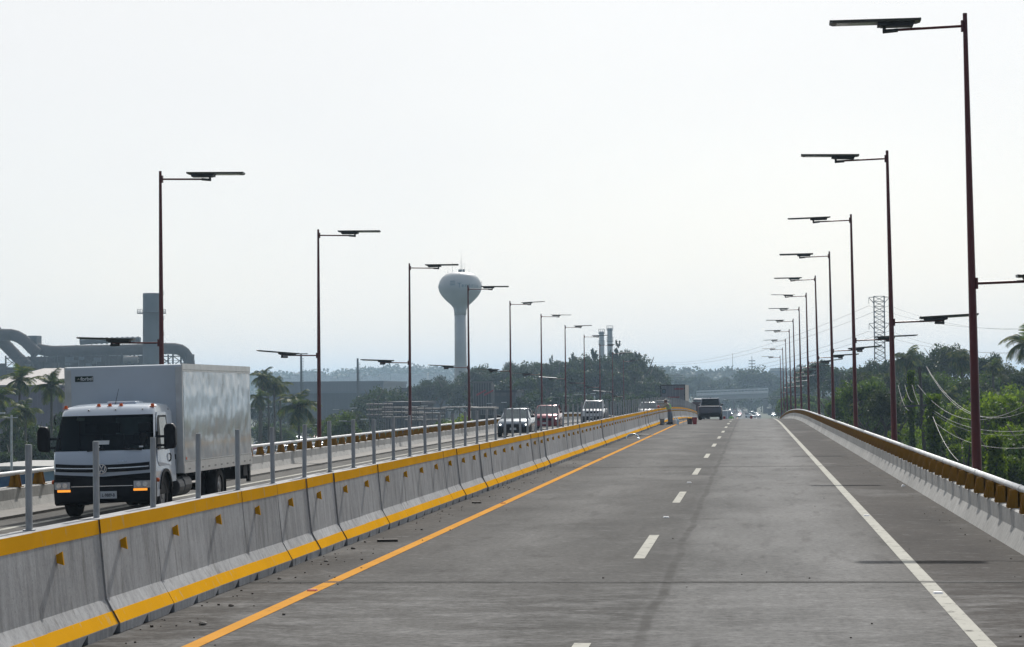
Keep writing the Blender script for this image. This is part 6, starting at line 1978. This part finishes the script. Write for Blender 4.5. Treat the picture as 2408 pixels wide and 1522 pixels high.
def hand(o, wrist, d, side):
    """palm with five bent fingers; d: pointing direction."""
    d = Vector(d).normalized(); s_ = Vector((0, 0, 1)).cross(d).normalized() * side
    dn = Vector((0, 0, -1))
    pts = [(*wrist, .026), (*(wrist + d * .05), (.038, .018)), (*(wrist + d * .09), (.040, .016))]
    ed = [(0, 1), (1, 2)]
    for k, ln in enumerate((.065, .075, .072, .055)):
        b = wrist + d * .095 + s_ * (-.030 + .020 * k)
        i = len(pts); pts += [(*b, .009), (*(b + d * ln * .6 + dn * .008), .0085), (*(b + d * ln + dn * .028), .007)]
        ed += [(2, i), (i, i + 1), (i + 1, i + 2)]
    b = wrist + d * .04 - s_ * .035
    i = len(pts); pts += [(*b, .012), (*(b + d * .03 - s_ * .018), .010), (*(b + d * .055 - s_ * .022 + dn * .01), .008)]
    ed += [(1, i), (i, i + 1), (i + 1, i + 2)]
    return skin_mesh('hand', pts, ed, MAT['skin'], o, 1)


def person(loc, rotz, label, shirt, trousers, pose, vest=True, cap=None, group=None, sleeve=None):
    """faces -X in local space."""
    T = thing('person', label, 'person', loc, (0, 0, rotz), group)
    v = Vector
    lean = pose['lean']
    hip = v((0, 0, .92)) if not pose.get('sit') else v((0, 0, .22))
    chest = hip + v((-math.sin(lean) * .34, 0, math.cos(lean) * .34))
    neck = chest + v((-math.sin(lean) * .20, 0, math.cos(lean) * .20))
    hd = neck + v((-math.sin(lean * 1.1) * .14 - .02, 0, .13))
    J = [(hip, (.115, .15)), (hip.lerp(chest, .5), (.105, .14)), (chest, (.12, .17)), (neck - v((0, 0, .03)), (.06, .07)), (neck + v((-.01, 0, .05)), .052)]
    pts = [(*p_, r) for p_, r in J]; ed = [(0, 1), (1, 2), (2, 3), (3, 4)]
    feet = []
    for s, (kx, ky, fx) in zip((-1, 1), pose['legs']):
        h0 = hip + v((0, .095 * s, -.06)); kn = v((kx, .11 * s + ky, hip.z * .52 if not pose.get('sit') else .42)); an = v((fx, .12 * s + ky, .09))
        i = len(pts); pts += [(*h0, .088), (*kn, .060), (*kn.lerp(an, .35), .058), (*an, .042)]; ed += [(0, i), (i, i + 1), (i + 1, i + 2), (i + 2, i + 3)]
        feet.append(an)
    hands = []
    for s, (el, wr) in zip((-1, 1), pose['arms']):
        sh = chest + v((-.02, .19 * s, .12)); el, wr = v(el), v(wr)
        i = len(pts); pts += [(*sh, .058), (*el, .044), (*wr, .029)]; ed += [(2, i), (i, i + 1), (i + 1, i + 2)]
        hands.append((wr, (wr - el).normalized(), s, sh, el))
    skin_mesh('body', pts, ed, MAT['skin'], T)
    # head with face
    h = MB()
    h.loft([[(hd.x + cx + rx * math.cos(t_), hd.y + ry * math.sin(t_), hd.z + z) for t_ in [2 * PI * q / 14 for q in range(14)]] for z, rx, ry, cx in ((-.115, .03, .03, -.05), (-.10, .055, .048, -.03), (-.06, .082, .066, -.008), (0, .095, .076, 0), (.05, .096, .078, .003), (.09, .078, .064, .006), (.115, .04, .035, .008))])
    h = h.build('head', MAT['skin'], T, smooth=True)
    f = MB(); f.loft([[(hd.x - .088, -.010, hd.z + .025), (hd.x - .088, .010, hd.z + .025), (hd.x - .085, 0, hd.z + .03)], [(hd.x - .118, -.016, hd.z - .022), (hd.x - .118, .016, hd.z - .022), (hd.x - .108, 0, hd.z - .015)]]); f.build('nose', MAT['skin'], h)
    for s in (-1, 1):
        MB().lathe([(.002, -.008), (.012, -.003), (.012, .003), (.002, .008)], 8, (hd.x - .086, .030 * s, hd.z + .012)).build('eye', MAT['hair'], h)
        MB().lathe([(.004, -.03), (.014, -.015), (.016, .01), (.004, .03)], 8, (hd.x + .005, .078 * s, hd.z)).build('ear', MAT['skin'], h)
    MB().bx((hd.x - .092, -.022, hd.z - .055), (hd.x - .078, .022, hd.z - .048)).build('mouth', MAT['red_lens'], h)
    hr_ = MB(); hr_.loft([[(hd.x + cx + rx * math.cos(t_), ry * math.sin(t_), hd.z + z) for t_ in [2 * PI * q / 14 for q in range(14)]] for z, rx, ry, cx in ((-.03, .07, .072, .035), (.03, .090, .083, .018), (.08, .088, .074, .012), (.122, .05, .045, .01))]); hr_.build('hair', MAT['hair'], T, smooth=True)
    if cap:
        c = MB(); c.loft([[(hd.x + rx * math.cos(t_) + .004, rx * .86 * math.sin(t_), hd.z + z) for t_ in [2 * PI * q / 16 for q in range(16)]] for z, rx in ((.045, .106), (.09, .103), (.125, .075), (.138, .02))])
        c.prism([(hd.x - .19, -.05), (hd.x - .17, -.075), (hd.x - .06, -.085), (hd.x - .06, .085), (hd.x - .17, .075), (hd.x - .19, .05)], 'z', hd.z + .045, hd.z + .057)
        c.build('cap', cap, T, smooth=40)
    # clothes
    sp = [(*hip, (.128, .165)), (*hip.lerp(chest, .5), (.118, .152)), (*chest, (.133, .183)), (*(neck - v((0, 0, .05))), (.075, .10))]
    se = [(0, 1), (1, 2), (2, 3)]
    for wr, d_, s, sh, el in hands:
        i = len(sp); e2 = el.lerp(wr, pose.get('sleeve', .8)); sp += [(*sh, .070), (*el, .056), (*e2, .043)]; se += [(2, i), (i, i + 1), (i + 1, i + 2)]
        hand(T, wr, d_, s)
    skin_mesh('shirt', sp, se, shirt, T)
    tp = [(*(hip + v((0, 0, .05))), (.126, .162)), (*(hip - v((0, 0, .05))), (.125, .165))]; te = [(0, 1)]
    for an, k in zip(feet, (5, 9)):
        h0, kn = v(pts[k][:3]), v(pts[k + 1][:3])
        i = len(tp); tp += [(*h0, .103), (*kn, .078), (*(an + v((0, 0, .02))), .066)]; te += [(1, i), (i, i + 1), (i + 1, i + 2)]
    skin_mesh('trousers', tp, te, trousers, T)
    for an in feet:
        b = MB(); b.loft([[(an.x + x, an.y - w_, 0), (an.x + x, an.y + w_, 0), (an.x + x, an.y + w_ * .8, hh_), (an.x + x, an.y - w_ * .8, hh_)] for x, w_, hh_ in ((.09, .04, .13), (.0, .05, .16), (-.10, .052, .09), (-.19, .03, .05))]); b.build('boot', MAT['boots'], T, bevel=.012)
    if vest:
        vp = [(*hip.lerp(chest, .12), (.145, .182)), (*hip.lerp(chest, .55), (.138, .172)), (*(chest + v((0, 0, .02))), (.150, .196)), (*(neck - v((0, 0, .06))), (.085, .125))]
        vo = skin_mesh('vest', vp, [(0, 1), (1, 2), (2, 3)], MAT['vest'], T)
        for q in (.35, .75):
            c = hip.lerp(chest, q)
            tb = MB()
            ring = [(c.x + .160 * math.cos(t_), .198 * math.sin(t_)) for t_ in [2 * PI * k / 24 for k in range(24)]]
            tb.loft([[(x, y, c.z - .02 - (x - c.x) * math.tan(lean) * -.0) for x, y in ring], [(x, y, c.z + .02) for x, y in ring]], cap=False)
            tb.build('reflective_band', MAT['reflective'], vo)
    return T


y1 = 151.5
person((-5.36, y1, rz(y1)), 0, 'worker in a green high visibility vest leaning over the median barrier', MAT['khaki'], MAT['denim'],
       dict(lean=.42, legs=((-.02, -.02, .02), (.10, .02, .12)), arms=(((-.44, -.22, 1.16), (-.62, -.10, 1.13)), ((-.40, .16, 1.15), (-.60, .10, 1.12)))), True, MAT['khaki'], 'road workers')
person((-5.46, y1 + 1.1, rz(y1 + 1.1)), R(-8), 'worker in a pale shirt reaching over the barrier behind the green vested worker', MAT['khaki'], MAT['denim'],
       dict(lean=.30, legs=((-.02, -.02, .0), (.08, .02, .10)), arms=(((-.45, -.24, 1.40), (-.78, -.16, 1.38)), ((-.40, .20, 1.24), (-.64, .14, 1.16)))), False, MAT['cream'], 'road workers')
person((-2.72, 318, rz(318)), R(90), 'distant person in a green top on the road beyond the crest', MAT['vest'], MAT['denim'],
       dict(lean=.03, legs=((0, 0, 0), (0, 0, .02)), arms=(((.0, -.30, 1.15), (-.05, -.32, .90)), ((.0, .30, 1.15), (-.05, .32, .90)))), True)
person((-11.81, 43.22, .62 + cz(-11.8)), R(90), 'driver in a pale shirt behind the windscreen of the white truck', MAT['khaki'], MAT['denim'],
       dict(lean=-.08, sit=1, legs=((-.42, 0, -.55), (-.42, 0, -.55)), arms=(((-.22, -.24, .58), (-.44, -.12, .66)), ((-.22, .24, .58), (-.44, .12, .66)))), False)
rc = MB(); rc.loft([[(-.22 + .05 * q, y_, z) for q, y_, z in ((0, -.12, .0), (3, -.10, .0), (3, .10, .04), (0, .12, .06))], [(-.10 + .05 * q, y_, z + .16) for q, y_, z in ((0, -.10, .0), (3, -.12, .0), (3, .12, .03), (0, .10, .02))]])
o = rc.build('red_cloth', MAT['red_cloth'], None, bevel=.03); o.location = (-6.12, y1 + .35, rz(y1) + 1.07); tag(o, 'red cloth lying on top of the barrier by the workers', 'cloth')

# ------------------------------------------------------------------ things left on the road
def bucket(x, y, r, h, m, label, lid=None, square=False):
    T = thing('bucket', label, 'bucket', (x, y, rz(y)))
    n = 4 if square else 18
    k = PI / 4 if square else 0
    f = 1.3 if square else 1
    rings = [[(rr_ * f * math.cos(k + 2 * PI * q / n), rr_ * f * math.sin(k + 2 * PI * q / n), z) for q in range(n)] for rr_, z in ((r * .84, 0), (r, h), (r * 1.06, h), (r * 1.06, h - .03), (r * .96, h - .0301), (r * .93, h - .005), (r * .80, .03))]
    b = MB(); b.loft(rings); b.build('pail', m, T, smooth=40)
    hd = MB(); hd.tube([(r * math.cos(a), .0, h + r * .55 * math.sin(a)) for a in [PI * q / 8 for q in range(9)]], .010, 6); hd.build('handle', MAT['galv'], T)
    if lid: MB().cyl((0, 0, h), (0, 0, h + .03), r * 1.08 * f * (.8 if square else 1), n=n if not square else 18).build('lid', lid, T)
    return T


bucket(-5.78, 148.5, .16, .40, MAT['grey_plastic'], 'grey bucket at the foot of the green vested worker')
bucket(-3.72, 151, .17, .46, MAT['red_plastic'], 'red square container with a pale lid behind the dark pickup', MAT['white'], True)
bucket(-4.05, 151.4, .18, .40, MAT['dark_plastic'], 'dark bucket touching the red square container')
T = thing('folding_stool', 'pale wire stool frame left of the dark bucket', 'stool', (-4.36, 151.6, 0))
fr_ = MB()
for x in (-.12, .12):
    fr_.cyl((x, -.12, 0), (x, .12, .42), .012, n=6); fr_.cyl((x, .12, 0), (x, -.12, .42), .012, n=6)
fr_.cyl((-.12, -.12, .42), (.12, -.12, .42), .012, n=6); fr_.cyl((-.12, .12, .42), (.12, .12, .42), .012, n=6)
fr_.build('frame', MAT['galv'], T)
MB().bx((-.12, -.12, .42), (.12, .12, .428)).build('seat', MAT['cream'], T)
for k, (x, y) in enumerate(((-5.02, 150.6), (-4.90, 151.3))):
    T = thing('water_jug', ['left pale blue water jug behind the workers', 'right pale blue water jug behind the workers'][k], 'water jug', (x, y, rz(y)), group='water jugs')
    MB().lathe([(.10, 0), (.125, .02), (.13, .10), (.122, .12), (.13, .14), (.13, .27), (.10, .33), (.04, .37), (.035, .42)], 18).build('bottle', MAT['blue_plastic'] if k else MAT['white'], T, smooth=40)
    MB().cyl((0, 0, .42), (0, 0, .45), .042, n=12).build('cap', MAT['blue_plastic'], T)
bucket(-2.38, 205, .12, .24, MAT['red_plastic'], 'small red bucket right of the dark pickup near the crest', MAT['white'])
bucket(.02, 206, .12, .24, MAT['red_plastic'], 'small red bucket near the lane dashes at the crest', MAT['white'])
hs = MB()
for q in range(2): hs.tube([(.30 * math.cos(a) * (1 - .06 * q), .30 * math.sin(a), .02 + .03 * q) for a in [2 * PI * k / 20 for k in range(21)]], .022, 6)
hs = hs.build('hose_coil', MAT['blue_plastic'], None, smooth=True); hs.location = (-5.55, 106.5, .01); hs.rotation_euler = (R(35), 0, 0); tag(hs, 'coil of pale blue hose at the foot of the barrier', 'hose')
hs2 = MB(); hs2.tube([(0, 0, .02), (.25, .8, .02), (.45, 1.2, .02), (.6, 2.3, .02), (.35, 3.2, .03)], .02, 6); o = hs2.build('rope', MAT['dark_plastic'], None, smooth=True); o.location = (-5.5, 112, 0); tag(o, 'dark rope end trailing from the barrier beyond the blue hose', 'rope')
tb = MB(); tb.loft([[(x, -.05, 0), (x, .05, 0), (x, .04, .07), (x, -.045, .06)] for x in (-.26, -.1, .12, .3)]); o = tb.build('timber_chunk', MAT['brown_wood'], None, bevel=.01); o.location = (-5.45, 33.6, .0); o.scale = (.55, .7, .6); o.rotation_euler = (0, 0, .25); tag(o, 'dark scrap of timber by the barrier foot', 'timber scrap')
tb = MB(); tb.loft([[(x, -.04, 0), (x, .04, 0), (x, .03, .06), (x, -.035, .05)] for x in (-.16, 0, .16)]); o = tb.build('timber_chunk', MAT['brown_wood'], None, bevel=.01); o.location = (-5.5, 45.2, .0); o.scale = (.6, .7, .6); o.rotation_euler = (0, 0, -.2); tag(o, 'smaller dark scrap further along the barrier foot', 'timber scrap')
rg = random.Random(17)
st = MB()
for _ in range(260):
    u = rg.random()
    y = 17 + 60 * rg.random() ** 1.5
    x = -5.85 + abs(rg.gauss(0, .45)) if u < .6 else 3.45 - abs(rg.gauss(0, .35)) if u < .82 else rg.uniform(-5.5, 3.4)
    r = rg.uniform(.004, .012) * (1.5 if u < .2 else 1)
    st.add([(x + r * math.cos(a) * rg.uniform(.7, 1.2), y + r * math.sin(a) * rg.uniform(.7, 1.2), z + .001) for z in (0, r * 1.1) for a in (0, 1.6, 3.1, 4.7)], [(4, 5, 6, 7), (0, 1, 5, 4), (1, 2, 6, 5), (2, 3, 7, 6), (3, 0, 4, 7)])
tag(st.build('gravel', MAT['brown_wood']), 'loose stones and grit scattered along the barrier foot', kind='stuff')
cr = random.Random(23)
for k in range(5):
    y = 21 + 2.9 * k + cr.uniform(-.6, .6); x = -5.62 + cr.uniform(-.1, .35); r = cr.uniform(.02, .04)
    o = MB().loft([[(r * f * math.cos(a + z), r * f * math.sin(a + z) * 1.2, z * r) for a in [2 * PI * q / 6 for q in range(6)]] for z, f in ((0, .9), (.5, 1.1), (.9, .5))]).build('stone', MAT['brown_wood'] if k % 3 else MAT['concrete_dark'], None)
    o.location = (x, y, .001); tag(o, 'small dark stone lying near the foot of the barrier', 'stone', 'stones near the barrier foot')


def stud(x, y, m, lens_m, label):
    T = thing('road_stud', label, 'road stud', (x, y, rz(y) + .004), group='road studs')
    b = MB(); b.loft([[(-.055, -.055, 0), (.055, -.055, 0), (.055, .055, 0), (-.055, .055, 0)], [(-.045, -.025, .02), (.045, -.025, .02), (.045, .025, .02), (-.045, .025, .02)]]); b.build('body', m, T)
    f = MB(); f.add([(-.042, -.0505, .005), (.042, -.0505, .005), (.038, -.030, .0182), (-.038, -.030, .0182)], [(0, 1, 2, 3)]); f.build('lens', lens_m, T)


stud(-4.94, 25.2, MAT['red_print'], MAT['orange_lens'], 'reddish road stud on the orange line by the nearest joint')
stud(-4.94, 45, MAT['orange_paint'], MAT['orange_lens'], 'orange road stud further up the orange line')
stud(-4.94, 75, MAT['orange_paint'], MAT['orange_lens'], 'orange road stud far up the orange line')
stud(-1.5, 39.8, MAT['white'], MAT['lens'], 'white road stud between the two nearest lane dashes')
stud(-1.5, 54.8, MAT['white'], MAT['lens'], 'white road stud between the second and third lane dashes')
stud(1.99, 24.9, MAT['white'], MAT['lens'], 'white road stud on the right edge line by the nearest joint')
stud(1.99, 40.1, MAT['white'], MAT['lens'], 'white road stud further up the right edge line')
pp = MB(); pp.add([(-.06, -.03, .0), (.05, -.05, .02), (.07, .04, .0), (-.03, .05, .05), (0, 0, .06)], [(0, 1, 4), (1, 2, 4), (2, 3, 4), (3, 0, 4)]); o = pp.build('paper_scrap', MAT['white'], None); o.location = (3.42, 52, .002); tag(o, 'white paper scrap at the foot of the right parapet', 'paper')
for k, (px, py, d) in enumerate(((2072, 63, 60), (2026, 90, 60), (2003, 472, 80))):
    p = P(px, py, d)
    o = MB().add([(0, 0, 0), (-.07, .02, .035), (-.015, .03, .005), (.07, .02, .03), (.015, .03, .005), (0, .09, -.005), (0, -.05, .0), (0, .02, -.02)], [(0, 1, 2), (0, 3, 4), (6, 2, 7, 4), (2, 5, 4, 7), (6, 4, 2)]).build('bird', MAT['black_plastic'], None)
    o.location = p; o.scale = (.45, .45, .45); tag(o, ['tiny bird just under the nearest right luminaire', 'tiny bird lower left of the nearest right luminaire', 'tiny bird above the third right lamp post'][k], 'bird')

# ------------------------------------------------------------------ air
hz, t_, b_, out_ = new_mat('haze_air')
t_.nodes.remove(b_)
pv = t_.nodes.new('ShaderNodeVolumePrincipled')
pv.inputs['Color'].default_value = (.58, .79, 1.0, 1)
pv.inputs['Density'].default_value = 0.00022
pv.inputs['Anisotropy'].default_value = 0.2
t_.links.new(pv.outputs[0], out_.inputs['Volume'])
o = MB().bx((-9500, -300, G - 3), (9500, 9500, 75)).build('haze', hz)
tag(o, 'thin morning haze', kind='stuff')
